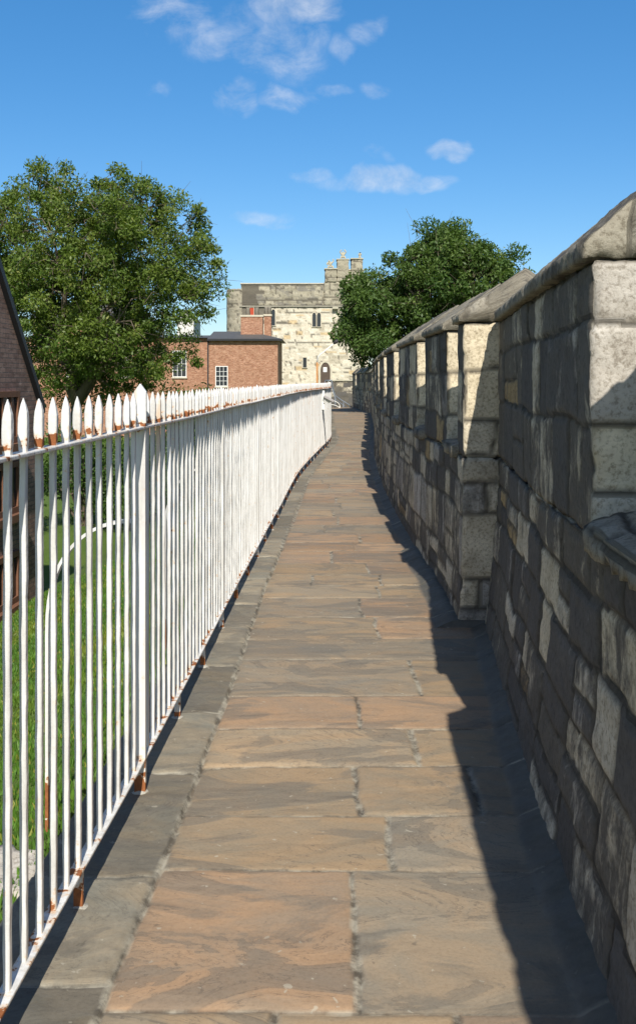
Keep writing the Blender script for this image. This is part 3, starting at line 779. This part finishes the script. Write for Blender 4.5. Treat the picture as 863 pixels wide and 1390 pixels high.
def shrub(name, label, base, rx, ry, h, n, per, size, pal, seed, group=None):
    rng = np.random.default_rng(seed); root = thing(name, label, 'shrub', base, 0, group)
    q = rng.normal(size=(n, 3)); q /= np.linalg.norm(q, axis=1, keepdims=True); q *= rng.random((n, 1))**.4
    cs = q*np.array([rx, ry, h*.5])+np.array([0, 0, h*.5])
    mb = MB()
    for c in cs[:14]: mb.tube([(0, 0, -.1), tuple(c*.5+rng.normal(size=3)*.1), tuple(c)], [.05, .03, .01], 5, False)
    mb.build('stem', M['bark'], root, True)
    V, Fc, col = leaves(cs, np.full((n, 3), .45), per, size, pal, rng)
    mesh_np('foliage', V, Fc, M['leaf'], root, {'tint': col})
pg = [(.03, .07, .012), (.085, .15, .022), (.12, .16, .04)]
SH = [(-8.4, 25.5, 1.4, 2.6, 'rounded green shrub at the far left of the row below the ash tree'), (-6.6, 27, 1.3, 3.0, 'taller green shrub second from the left in the row below the ash tree'),
      (-5.0, 26, 1.2, 2.3, 'low green shrub in the middle of the row below the ash tree'), (-3.4, 28, 1.3, 3.1, 'green shrub fourth from the left in the row behind the railing'), (-4.4, 31, 1.2, 3.0, 'green shrub at the right end of the row behind the railing')]
for i, (x, y, rx, h, lb) in enumerate(SH):
    shrub('shrub', lb, (x, y, float(ground_h(np.array([x]), np.array([y]))[0])), rx, 1.0, h, 46, 130, .12, pg, 60+i, 'shrubs along the foot of the bank')

# ------------------------------------------------------------------ gatehouse
GZ = 92.0
def gx(x): return (x-CX)/F*GZ
def gy(y): return EYE+(HY-y)/F*GZ
gate = thing('gatehouse', 'tall cream limestone gatehouse with grey parapet beyond the end of the walk', 'gatehouse', (0, 0, 0))
def tint_gate(r1, r2, r3, P):
    a = np.array([.70, .65, .54]); b = np.array([.63, .60, .51]); c = np.array([.52, .48, .39]); d = np.array([.58, .46, .29])
    t = a[None]*(1-r1[:, None])+b[None]*r1[:, None]
    t = np.where((r2 > .88)[:, None], c[None], t); t = np.where((r2 < .07)[:, None], d[None], t)
    return t
def tint_gup(r1, r2, r3, P):
    a = np.array([.43, .40, .32]); b = np.array([.34, .32, .255]); return a[None]*(1-r1[:, None])+b[None]*r1[:, None]
def bmap(ox, oy):
    return lambda s, t, h: (ox+s, oy+t, h)
GB = Blocks(81, (.24, .42), (.4, .95), H=22, L=30, h0=-4)
x0, x1 = gx(327), gx(500)
stone_box('wall', bmap(0, GZ), x0, x1, 0, 8, -3.2, gy(417), .13, GB, gate, M['gate'], tint_gate, (.12, .16, .3), amp=.018, jw=.02, rest=.4)
stone_box('parapet', bmap(0, GZ), x0, gx(440), .02, 8, gy(417)+.16, gy(386), .13, GB, gate, M['gate'], tint_gup, (.62, .6, .6), amp=.03, jw=.03, rest=.4)
MB().box(x0-.12, x1+.1, GZ-.14, GZ+8.1, gy(417), gy(417)+.155).build('string_course', mat_plain('grey_stone_band', (.26, .24, .19), .9, .35, 3, .5), gate, bevel=.03)
MB().box(x0-.06, gx(439.5), GZ-.06, GZ+8.06, gy(386)+.003, gy(386)+.14).build('parapet_cap', mat_plain('pale_cap_stone', (.42, .39, .32), .9, .3, 3, .4), gate, bevel=.03)
# round corner turret on the left
def turret():
    seg = 40; cx, cy = x0+.05, GZ+1.5; rad = 1.55
    def mp(s, t, h):
        a = s/rad; r = rad-t
        return cx-r*np.sin(a), cy-r*np.cos(a), h
    circ = 2*math.pi*rad*.93
    stone_box('corner_turret', mp, -.05, circ, 0, .5, gy(470), gy(392), .14, GB, gate, M['gate'], tint_gup, (.45, .5, .6), amp=.03, jw=.03, rest=.25)
turret()
# right hand tower rising above the parapet
xa, xb = gx(440), gx(496)
stone_box('tower_block', bmap(0, GZ), xa+.003, xb, -.10, 5, gy(417)+.16, gy(383), .13, GB, gate, M['gate'], tint_gup, (.45, .5, .6), amp=.03, jw=.03, rest=.4)
def tmer(px0, px1, pyt, pyb, dy0, dy1, seed):
    stone_box('turret_merlon', bmap(0, GZ), gx(px0), gx(px1), dy0, dy1, gy(pyb)+.003, gy(pyt), .11, GB, gate, M['gate'], tint_gup, (.3, .35, .5), amp=.035, jw=.03, rest=.2, top=lambda s, t: 0*s)
    MB().box(gx(px0)-.07, gx(px1)+.07, GZ+dy0-.07, GZ+dy1+.07, gy(pyt)+.002, gy(pyt)+.12).build('cap', M['capst'], gate, bevel=.03)
M['capst'] = mat_plain('cap_stone', (.40, .37, .28), .9, .3, 3, .4)
tmer(441, 456.8, 366, 383, -.16, 1.2, 1); tmer(457.4, 473, 353, 383, -.08, 1.4, 2); tmer(476.5, 492, 352, 383, -.08, 1.4, 3); tmer(456.9, 494, 367, 383, .1, 2.4, 4)
def gwin(kind, pxc, py0, py1, w, mat='glass', parent=gate, name='window', shape='lancet', y=GZ, fr=.09):
    xc = gx(pxc); zt = gy(py0); zb = gy(py1)
    def outline(hw, zb, zt):
        if shape == 'rect': return [(xc-hw, zb), (xc+hw, zb), (xc+hw, zt), (xc-hw, zt)]
        pts = [(xc-hw, zb), (xc+hw, zb)]
        sp = zt-hw*1.5
        for k in range(6): th = k/5; pts.append((xc+hw*(1-th**1.6), sp+(zt-sp)*math.sin(th*math.pi/2)))
        for k in range(4, -1, -1): th = k/5; pts.append((xc-hw*(1-th**1.6), sp+(zt-sp)*math.sin(th*math.pi/2)))
        return pts
    hw = w/2; inner = outline(hw, zb, zt); outer = outline(hw+fr, zb-fr*.6, zt+fr)
    n = len(inner); ya = y-.11; yb = y+.02
    mb = MB(); vs = [(a, ya, b) for a, b in outer]+[(a, ya, b) for a, b in inner]+[(a, yb, b) for a, b in outer]+[(a, yb, b) for a, b in inner]
    fs = []
    for i in range(n):
        j = (i+1) % n; fs += [(i, j, n+j, n+i), (2*n+j, 2*n+i, 3*n+i, 3*n+j), (i, 2*n+i, 2*n+j, j), (n+i, n+j, 3*n+j, 3*n+i)]
    mb.add(vs, fs); f = mb.build(name, M['surround'], parent)
    MB().prism(outline(hw+.002, zb, zt), y-.052, y-.045).build('pane' if name == 'window' else 'leaf', M[mat], f)
    return f
M['surround'] = mat_plain('window_surround_stone', (.5, .45, .35), .9, .25, 4, .4)
gwin('l', 371, 420, 442, .34); gwin('l', 426.3, 424.5, 443.5, .33); gwin('l', 432.8, 424.5, 443.5, .33)
gwin('r', 413.6, 485.5, 499, .34, shape='rect'); gwin('red', 342, 417.5, 428, .38, mat='redwood', shape='rect', fr=.04)
gwin('s', 455.8, 409, 413, .28, shape='rect', fr=.03, y=GZ-.0)
f = gwin('door', 441.5, 492, 523, .93, mat='door', name='door', fr=.2)
MB().box(gx(438.6), gx(443.6), GZ-.075, GZ-.056, gy(505), gy(498.5)).build('notice', M['white'], f)
# water chute stone under the tower
MB().box(gx(451), gx(459), GZ-.5, GZ-.12, gy(420), gy(417)).build('corbel', M['capst'], gate, bevel=.03)

# little stone men on the turret
def statue(label, px, pyb, pyt, pose):
    X, Z0 = gx(px), gy(pyb)+.125; H = gy(pyt)-Z0
    root = thing('stone_figure', label, 'statue', (X, GZ+.4, Z0), 0, 'stone figures on the gatehouse turrets')
    k = H/1.0
    me = bpy.data.meshes.new('body')
    if pose == 0: pts = dict(p=(0, 0, .18), c=(-.05, -.1, .5), n=(-.1, -.18, .62), hd=(-.16, -.22, .78), sl=(-.25, -.12, .56), el=(-.34, -.25, .42), hl=(-.22, -.32, .3), sr=(.15, -.05, .56), er=(.3, -.02, .72), hr=(.22, -.05, .92), k1=(-.22, -.3, .2), f1=(-.2, -.32, 0), k2=(.24, -.28, .2), f2=(.2, -.3, 0))
    elif pose == 1: pts = dict(p=(0, 0, .2), c=(0, -.03, .5), n=(0, -.05, .64), hd=(0, -.07, .78), sl=(-.2, -.03, .57), el=(-.3, -.1, .72), hl=(-.12, -.1, .96), sr=(.2, -.03, .57), er=(.3, -.1, .72), hr=(.12, -.1, .96), k1=(-.2, -.26, .22), f1=(-.18, -.26, 0), k2=(.2, -.26, .22), f2=(.18, -.26, 0))
    else: pts = dict(p=(0, 0, .3), c=(0, -.02, .56), n=(.02, -.04, .68), hd=(.02, -.06, .82), sl=(-.15, -.02, .61), el=(-.2, -.14, .46), hl=(-.06, -.22, .52), sr=(.16, -.02, .61), er=(.2, -.14, .46), hr=(.1, -.22, .56), k1=(-.09, -.06, .15), f1=(-.1, -.06, 0), k2=(.09, -.06, .15), f2=(.1, -.06, 0))
    key = list(pts); v = [tuple(q*k for q in pts[a]) for a in key]
    E = [('p', 'c'), ('c', 'n'), ('n', 'hd'), ('c', 'sl'), ('sl', 'el'), ('el', 'hl'), ('c', 'sr'), ('sr', 'er'), ('er', 'hr'), ('p', 'k1'), ('k1', 'f1'), ('p', 'k2'), ('k2', 'f2')]
    me.from_pydata(v, [(key.index(a), key.index(b)) for a, b in E], []); me.materials.append(M['capst'])
    o = bpy.data.objects.new('body', me); link(o, root)
    sk = o.modifiers.new('skin', 'SKIN'); rad = dict(p=.17, c=.17, n=.07, hd=.12, sl=.08, el=.06, hl=.06, sr=.08, er=.06, hr=.07, k1=.09, f1=.08, k2=.09, f2=.08)
    for i, a in enumerate(key):
        d = me.skin_vertices[0].data[i]; d.radius = (rad[a]*k, rad[a]*k); d.use_root = (a == 'p')
    o.modifiers.new('sub', 'SUBSURF').levels = 1; o.modifiers['sub'].render_levels = 2
statue('weathered stone figure crouching on the left turret merlon of the gatehouse', 448.5, 366, 349.5, 0)
statue('weathered stone figure with raised arms on the middle turret merlon of the gatehouse', 465.5, 353, 337.5, 1)
statue('slim weathered stone figure on the right turret merlon of the gatehouse', 488.5, 352, 340, 2)

# ------------------------------------------------------------------ houses
def sash(parent, xc, zb, w, h, y, T, bars_=(3, 4), mat='white'):
    """sash window proud of the wall: frame part with pane and sill"""
    mb = MB(); e = .055
    def B(a, b, c, d, y0=-.05, y1=.03): mb.box(xc+a, xc+b, y+y0, y+y1, zb+c, zb+d, T)
    B(-w/2-e, -w/2, -e, h+e); B(w/2, w/2+e, -e, h+e); B(-w/2, w/2, h, h+e); B(-w/2, w/2, -e, 0)
    B(-w/2, w/2, h/2-.02, h/2+.02, -.045, -.02)
    for i in range(1, bars_[0]): q = -w/2+w*i/bars_[0]; B(q-.014, q+.014, 0, h, -.043, -.022)
    for i in range(1, bars_[1]):
        if i*2 != bars_[1]: q = h*i/bars_[1]; B(-w/2, w/2, q-.013, q+.013, -.041, -.023)
    f = mb.build('window', M[mat], parent)
    MB().box(xc-w/2, xc+w/2, y-.021, y-.012, zb, zb+h, T).build('pane', M['glass'], f)
    MB().box(xc-w/2-.12, xc+w/2+.12, y-.12, y+.02, zb-e-.1, zb-e-.004, T).build('sill', M['surround'], f)
    return f
HZ = 75.0
def hx(x, d=HZ): return (x-CX)/F*d
def hy(y, d=HZ): return EYE+(HY-y)/F*d
h1 = thing('brick_house', 'orange red brick house with slate roof and chimneys left of the gatehouse', 'house', (0, 0, 0))
xa, xb = hx(283), hx(377); ev = hy(461)
MB().box(xa, xb, HZ, HZ+9, -3.2, ev).build('wall', M['redbrick'], h1)
# header arch over the window, black pipe, eaves board, hipped roof
rf = MB(); o_ = .35
rz = hy(446)
rf.add([(xa-o_*.2, HZ-o_, ev+.05), (xb+o_, HZ-o_, ev+.05), (xb+o_, HZ+9+o_, ev+.05), (xa-o_*.2, HZ+9+o_, ev+.05), (xb-2.4, HZ+4.5, rz), (xa-o_*.2, HZ+4.5, rz)], [(0, 1, 4, 5), (1, 2, 4), (2, 3, 5, 4), (3, 0, 5), (3, 2, 1, 0)])
roof = rf.build('roof', M['slate'], h1)
MB().box(xa-o_*.2, xb+o_+.02, HZ-o_-.02, HZ-o_+.10, ev-.10, ev+.046).build('eaves_gutter', M['blackpipe'], h1)
def chim(px0, px1, pyt, pyb, d, dep, root, pots):
    c = MB().box(hx(px0, d), hx(px1, d), d, d+dep, hy(pyb, d), hy(pyt, d)).build('chimney', M['redbrick'], root)
    MB().box(hx(px0, d)-.06, hx(px1, d)+.06, d-.06, d+dep+.06, hy(pyt, d)+.002, hy(pyt, d)+.15).build('cap', M['surround'], c)
    for p in pots:
        MB().tube([(hx(p, d), d+dep/2, hy(pyt, d)+.15), (hx(p, d), d+dep/2, hy(pyt, d)+.72), (hx(p, d), d+dep/2, hy(pyt, d)+.78)], [.2, .15, .19], 10).build('chimney_pot', M['potstone'], c, True)
    return c
M['potstone'] = mat_plain('grey_clay_pot', (.27, .24, .2), .9, .3, 6, .3)
chim(327, 356.5, 430, 462, 77.5, 1.2, roof, (336, 348)); chim(358.5, 368, 429, 460, 78.5, 1.0, roof, (361, 365.5))
sash(h1, hx(301), hy(523.5), .86, 1.48, HZ, None)
MB().box(hx(283)-.07, hx(283)+.03, HZ-.12, HZ-.01, -3, ev-.1).build('downpipe', M['blackpipe'], h1)
h2 = thing('brick_house', 'long brick house seen through the ash tree, beside the black downpipe', 'house', (0, 0, 0))
xa2, xb2 = hx(40, 77), hx(283)-.08
MB().box(xa2, xb2, 76.2, 84, -3.2, hy(459, 76)).build('wall', M['redbrick'], h2)
rf = MB().add([(xa2-.3, 75.8, hy(459, 76)+.03), (xb2, 75.8, hy(459, 76)+.03), (xb2, 84.3, hy(459, 76)+.03), (xa2-.3, 84.3, hy(459, 76)+.03), (xb2, 80, hy(452, 76)), (xa2-.3, 80, hy(452, 76))], [(0, 1, 4, 5), (1, 2, 4), (2, 3, 5, 4), (3, 0, 5), (3, 2, 1, 0)])
rf.build('roof', M['slate'], h2)
for px in (244, 170, 100): sash(h2, hx(px, 76.2), hy(511, 76.2), 1.0, 2.0, 76.2, None, (3, 4))
h3 = thing('slate_roofed_house', 'house with dark slate roof glimpsed high through the ash tree', 'house', (0, 0, 0))
MB().box(hx(45, 98), hx(175, 98), 98, 106, -3, hy(440, 98)).build('wall', M['redbrick'], h3)
xa3, xb3 = hx(45, 98), hx(175, 98)
MB().add([(xa3-.3, 97.6, hy(440, 98)), (xb3+.3, 97.6, hy(440, 98)), (xb3+.3, 106.4, hy(440, 98)), (xa3-.3, 106.4, hy(440, 98)), (xb3+.3, 102, hy(409, 100)), (xa3-.3, 102, hy(409, 100))], [(0, 1, 4, 5), (1, 2, 4), (2, 3, 5, 4), (3, 0, 5), (3, 2, 1, 0)]).build('roof', M['slate'], h3)
h4 = thing('white_house', 'pale rendered house end showing above the brick house through the tree', 'house', (0, 0, 0))
MB().prism([(hx(241, 104), -3), (hx(263, 104), -3), (hx(263, 104), hy(433, 104)), (hx(252, 104), hy(424, 104)), (hx(241, 104), hy(433, 104))], 104, 110).build('wall', M['render'], h4)
MB().add([(hx(239, 104), 103.8, hy(434, 104)), (hx(252, 104), 103.8, hy(423, 104)), (hx(265, 104), 103.8, hy(434, 104)), (hx(239, 104), 110.2, hy(434, 104)), (hx(252, 104), 110.2, hy(423, 104)), (hx(265, 104), 110.2, hy(434, 104)),
          (hx(252, 104), 103.8, hy(423, 104)+.2), (hx(252, 104), 110.2, hy(423, 104)+.2)], [(0, 1, 4, 3), (1, 2, 5, 4), (0, 3, 7, 6), (2, 6, 7, 5), (0, 6, 1), (1, 6, 2), (3, 4, 7), (5, 7, 4)]).build('roof', M['slate'], h4)

# brown gabled house, near left
h5 = thing('gabled_house', 'dark brown brick house with steep gable at the left edge behind the railing', 'house', (-4.70, 16.0, -2.4), 0)
ang = math.radians(-3)          # runs away from the camera
h5.rotation_euler = (0, 0, ang)
# local: y towards the camera is -, wall plane x = 0 faces the walk; gable peak at y = -ypk
ypk = 3.6; evz = 1.42+2.4; slope = 1.12; pk = evz+slope*ypk
poly = [(-2*ypk, -.6), (0, -.6), (0, evz), (-ypk, pk), (-2*ypk, evz)]
def Tg(v): return (-v[1], v[0], v[2])
MB().prism(poly, 0, 9, lambda v: Tg(v)).build('wall', M['darkbrick'], h5)
sl = math.atan(slope)
for sgn in (0, 1):
    mb = MB(); th = .05; ov = .12
    if sgn == 0: pts = [(ov, evz-slope*ov+.02), (-ypk, pk+.02), (-ypk, pk+.02+th), (ov, evz-slope*ov+.02+th)]
    else: pts = [(-ypk, pk+.02), (-2*ypk-ov, evz-slope*ov+.02), (-2*ypk-ov, evz-slope*ov+.02+th), (-ypk, pk+.02+th)]
    mb.prism(pts, -.05, 9.1, Tg); mb.build('roof_slope', M['slate'], h5)
mb = MB().prism([(.2, evz-slope*.2-.14), (-ypk, pk-.14), (-ypk, pk+.015), (.2, evz-slope*.2+.015)], -.085, -.005, Tg); mb.build('bargeboard', M['blackpipe'], h5)
def brown_win(yc, zb, w, h):
    def T(v): return (v[1]*-1, v[0], v[2])      # local x along wall -> y ; y -> out
    mb = MB(); e = .09
    def B(a, b, c, d, o0=-.07, o1=.03): mb.box(yc+a, yc+b, o0, o1, zb+c, zb+d, T)
    B(-w/2, -w/2+e, 0, h); B(w/2-e, w/2, 0, h); B(-w/2+e, w/2-e, h-e, h); B(-w/2+e, w/2-e, 0, e)
    for q in (-w/6, w/6): B(q-.03, q+.03, e, h-e, -.06)
    f = mb.build('window', M['timber'], h5)
    MB().box(yc-w/2+e, yc+w/2-e, -.03, -.02, zb+e, zb+h-e, T).build('pane', M['glass'], f)
    MB().box(yc-w/2-.08, yc+w/2+.08, -.16, .02, zb-.12, zb-.003, T).build('sill', M['timber'], f)
for yc in (-1.42, -3.1, -4.8):
    for zb in (-2.0+2.55, -.5+2.45, .62+2.42): brown_win(yc, zb, 1.0, .8)

# ------------------------------------------------------------------ lamp by the railing and far end of the walk
lp = thing('pole_lamp', 'rusty thin pole with slanting white arm and dark lamp head beyond the railing', 'lamp', (PX(430.3, 0, 24.5)[0], 24.5, -.3))
bx, bz = lp.location.x, -.3
def rel(p): return (p[0]-lp.location.x, p[1]-24.5, p[2]+.3)
MB().tube([(0, 0, -.3), rel(PX(430.3, 492, 24.5))], .024, 8).build('pole', M['rustpole'], lp, True)
MB().tube([rel(PX(430.3, 492, 24.5)), rel(PX(431.5, 484, 24.5)), rel(PX(454, 465.5, 24.4))], .014, 8).build('arm', M['white'], lp, True)
MB().tube([rel(PX(453, 466.2, 24.4)), rel(PX(455.5, 464.2, 24.38)), rel(PX(458, 462, 24.36))], [.03, .05, .035], 10).build('lamp_head', M['darkmetal'], lp, True)
fl = thing('floodlight', 'small grey floodlight clamped to the path side of the white railing near its far end', 'floodlight', (.16, 21.6, 0))
sx = float(FEN.x_at(21.6)); fl.location = (sx+.03, 21.6, 0)
MB().box(-.03, .03, -.02, .02, .95, 1.38).build('bracket', M['white'], fl, bevel=.004)
def Tf(v):
    a = R(28); x, y, z = v; return (x*math.cos(a)+z*math.sin(a)+.12, y, -x*math.sin(a)+z*math.cos(a)+1.19)
mb = MB(); mb.box(-.13, .13, -.13, .13, -.02, .035, Tf); mb.build('casing', M['lamp'], fl, bevel=.01)
mb = MB(); mb.add([Tf(v) for v in [(-.1, -.1, -.021), (.1, -.1, -.021), (.1, .1, -.021), (-.1, .1, -.021), (-.06, -.05, -.13), (.03, -.05, -.09), (.03, .05, -.09), (-.06, .05, -.13)]], [(0, 1, 5, 4), (1, 2, 6, 5), (2, 3, 7, 6), (3, 0, 4, 7), (4, 5, 6, 7)]); mb.build('reflector_back', M['white'], fl)

ew = thing('stair_wall', 'stone parapet, shade painted dark on its face, closing the far end of the walk below the gatehouse door', 'stone wall', (0, 0, 0))
stone_box('wall', bmap(0, 60.5), .55, 4.2, 0, .5, -3, 1.58, .08, Blocks(91), ew, M['wall'], tint_wall, (.86, .8, .5), rest=.16)  # heavy crust values paint the shade on this face into its colour
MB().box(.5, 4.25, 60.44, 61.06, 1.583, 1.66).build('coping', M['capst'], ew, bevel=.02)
DR = 57.6
hr = thing('handrail', 'blue grey metal handrail stepping down at the far end of the path', 'handrail', (0, DR, 0))
def rr_(p, d=DR): q = PX(p[0], p[1], d); return (q[0], q[1]-DR, q[2])
MB().tube([rr_((441, 516.5)), rr_((450, 516.3)), rr_((451.2, 524)), rr_((455, 537)), rr_((463, 543)), rr_((473, 549)), rr_((478, 554))], .035, 8).build('rail', M['steel'], hr, True)
MB().tube([rr_((450, 526)), rr_((454.5, 541)), rr_((463, 548)), rr_((472, 553.5))], .022, 8).build('lower_rail', M['steel'], hr, True)
for p in ((441, 516.5), (455, 537), (466, 545), (475, 551)):
    q = rr_(p); MB().tube([(q[0], q[1], q[2]), (q[0], q[1], -.6)], .022, 8).build('upright', M['steel'], hr, True)
wc = thing('step_guard', 'low white curved metal hoops at the head of the steps', 'guard rail', (0, 57.2, 0))
for k, (a, b) in enumerate(((543.5, 551), (549, 556))):
    pts = [rr_((448+13*math.sin(q/8*math.pi/2), a+(b-a)*(1-math.cos(q/8*math.pi/2))), 57.2) for q in range(9)]
    pts = [(p[0], p[1]+DR-57.2, p[2]) for p in pts]
    MB().strip(pts, .10, .03, side=(0, 1, 0)).build('hoop', M['white'], wc)
q = PX(461, 551, 57.2)
MB().box(q[0]-.03, q[0]+.03, -.04, .04, -.6, q[2]).build('upright', M['white'], wc)
st = MB()
for k in range(6): st.box(.75, 2.1, 58.5+k*.3, 58.8+k*.3-.002, -1.8, -.18*(k+1))
tag(st.build('steps', M['capst']), kind='structure')

# loose edging stone in the grass at the lower left
ro = thing('edging_stone', 'rough pale stone lying in the grass at the lower left edge of the photo', 'stone', (-1.14, 3.38, float(ground_h(np.array([-1.14]), np.array([3.38]))[0])-.03))
stone_box('stone', lambda s, t, h: (s, t, h), -.16, .15, -.15, .15, 0, .08, .02, Blocks(5, (2, 3), (2, 3)), ro, M['wall'], tint_wall, (.5, .5, .5), amp=.02)

# ------------------------------------------------------------------ sky, sun, camera
SUN = Vector((.085, -1.12, 1.0)).normalized()
el = math.asin(SUN.z); az = math.atan2(SUN.x, SUN.y)
w = bpy.data.worlds.new('World'); scene.world = w; w.use_nodes = True
t = w.node_tree; t.nodes.clear(); N = t.nodes.new; Lk = t.links.new
out = N('ShaderNodeOutputWorld'); bg = N('ShaderNodeBackground'); Lk(bg.outputs[0], out.inputs[0]); bg.inputs[1].default_value = .10
sky = N('ShaderNodeTexSky'); sky.sky_type = 'NISHITA'; sky.sun_disc = False; sky.sun_elevation = el; sky.sun_rotation = az
sky.air_density = 1.0; sky.dust_density = .35; sky.ozone_density = 3.0; sky.altitude = 50
tc = N('ShaderNodeTexCoord'); sp = N('ShaderNodeSeparateXYZ'); Lk(tc.outputs['Generated'], sp.inputs[0])
hs = N('ShaderNodeHueSaturation'); hs.inputs['Saturation'].default_value = 1.3; hs.inputs['Value'].default_value = 1.12; Lk(sky.outputs[0], hs.inputs['Color'])
def mth(op, a, b=None, c=None, clamp=False):
    n = N('ShaderNodeMath'); n.operation = op; n.use_clamp = clamp
    for i, v in enumerate((a, b, c)):
        if v is None: continue
        if isinstance(v, (int, float)): n.inputs[i].default_value = v
        else: Lk(v, n.inputs[i])
    return n.outputs[0]
front = mth('MULTIPLY', mth('SUBTRACT', sp.outputs[1], .45), 2.6, clamp=True)   # deepest blue lies opposite the sun
Lk(front, hs.inputs['Fac'])
yy = mth('MAXIMUM', sp.outputs[1], .05)
U = mth('DIVIDE', sp.outputs[0], yy); V = mth('DIVIDE', sp.outputs[2], yy)
cmb = N('ShaderNodeCombineXYZ'); Lk(U, cmb.inputs[0]); Lk(V, cmb.inputs[1])
def nz(scale, det, rough, dist, sc=(1, 1, 1), loc=(0, 0, 0)):
    mp = N('ShaderNodeMapping'); Lk(cmb.outputs[0], mp.inputs[0]); mp.inputs['Scale'].default_value = sc; mp.inputs['Location'].default_value = loc
    n = N('ShaderNodeTexNoise'); Lk(mp.outputs[0], n.inputs['Vector']); n.inputs['Scale'].default_value = scale; n.inputs['Detail'].default_value = det
    n.inputs['Roughness'].default_value = rough; n.inputs['Distortion'].default_value = dist; return n.outputs['Fac']
n1 = nz(15, 9, .66, .5, (1, 1.5, 1)); n2 = nz(48, 6, .7, .4)
# warp so that no cloud is an ellipse
wu = nz(14, 3, .5, 0, (1, 1, 1), (5, 2, 0)); wv = nz(14, 3, .5, 0, (1, 1, 1), (9, 7, 0))
Uw = mth('ADD', U, mth('MULTIPLY', mth('SUBTRACT', wu, .5), .075)); Vw = mth('ADD', V, mth('MULTIPLY', mth('SUBTRACT', wv, .5), .05))
CL = [(395, 4, 74, 32, 1.1), (385, 60, 66, 60, .6), (240, 22, 66, 40, .45), (290, 62, 52, 34, .5), (330, 132, 34, 26, .55), (388, 134, 46, 13, .5), (447, 124, 30, 12, .38), (507, 122, 24, 14, .4),
      (513, 244, 50, 25, 1.0), (560, 252, 46, 13, .7), (430, 238, 26, 14, .45), (616, 205, 38, 15, .75), (352, 292, 56, 13, .55), (380, 300, 24, 9, .45), (468, 62, 20, 26, .4), (498, 42, 22, 24, .38), (212, 127, 22, 9, .3), (517, 210, 16, 10, .3), (340, 40, 70, 50, .38), (480, 250, 60, 14, .4), (600, 246, 30, 10, .35)]
tot = None
for (px, py, rx, ry, s_) in CL:
    u0 = (px-CX)/F; v0 = (HY-py)/F
    du = mth('MULTIPLY', mth('SUBTRACT', Uw, u0), F/rx); dv = mth('MULTIPLY', mth('SUBTRACT', Vw, v0), F/ry)
    q = mth('ADD', mth('MULTIPLY', du, du), mth('MULTIPLY', dv, dv))
    q = mth('MULTIPLY', mth('SUBTRACT', 1.25, q, clamp=True), s_)
    tot = q if tot is None else mth('MAXIMUM', tot, q)
nn = mth('ADD', mth('MULTIPLY', n1, .8), mth('MULTIPLY', n2, .2))
msk = mth('MULTIPLY', mth('SUBTRACT', mth('ADD', tot, mth('MULTIPLY', mth('SUBTRACT', nn, .5), 2.9)), .12), .52, clamp=True)
msk = mth('MULTIPLY', msk, mth('MINIMUM', mth('MULTIPLY', tot, 2.2), 1.0)); msk = mth('MULTIPLY', msk, .86)
mx = N('ShaderNodeMix'); mx.data_type = 'RGBA'; Lk(msk, mx.inputs[0]); 
even = N('ShaderNodeMix'); even.data_type = 'RGBA'; Lk(mth('MULTIPLY', front, .26), even.inputs[0]); Lk(hs.outputs[0], even.inputs[6]); even.inputs[7].default_value = (.50, 2.6, 6.2, 1)
Lk(even.outputs[2], mx.inputs[6])
cr = N('ShaderNodeValToRGB'); Lk(nn, cr.inputs[0]); cr.color_ramp.elements[0].position = .35; cr.color_ramp.elements[0].color = (4.2, 4.9, 6.0, 1)
cr.color_ramp.elements[1].position = .62; cr.color_ramp.elements[1].color = (7.2, 7.4, 7.8, 1)
Lk(cr.outputs[0], mx.inputs[7]); Lk(mx.outputs[2], bg.inputs[0])

sl_ = bpy.data.lights.new('sun', 'SUN'); sl_.energy = 5.0; sl_.angle = R(.53); sl_.color = (1, .95, .86)
so = bpy.data.objects.new('sun', sl_); so.rotation_euler = SUN.to_track_quat('Z', 'Y').to_euler(); so.location = (3, -8, 12); link(so)

cam = bpy.data.cameras.new('camera'); co = bpy.data.objects.new('camera', cam); link(co); scene.camera = co
cam.sensor_fit = 'VERTICAL'; cam.sensor_height = 36; cam.sensor_width = 24; cam.lens = F/1390*36
cam.shift_y = -(695-HY)/1390; cam.clip_end = 4000; cam.clip_start = .05
co.location = (0, 0, EYE); co.rotation_euler = (R(90), 0, 0)
vs_ = scene.view_settings; vs_.view_transform = 'Standard'; vs_.look = 'None'; vs_.exposure = .33; vs_.gamma = 1; vs_.use_curve_mapping = False
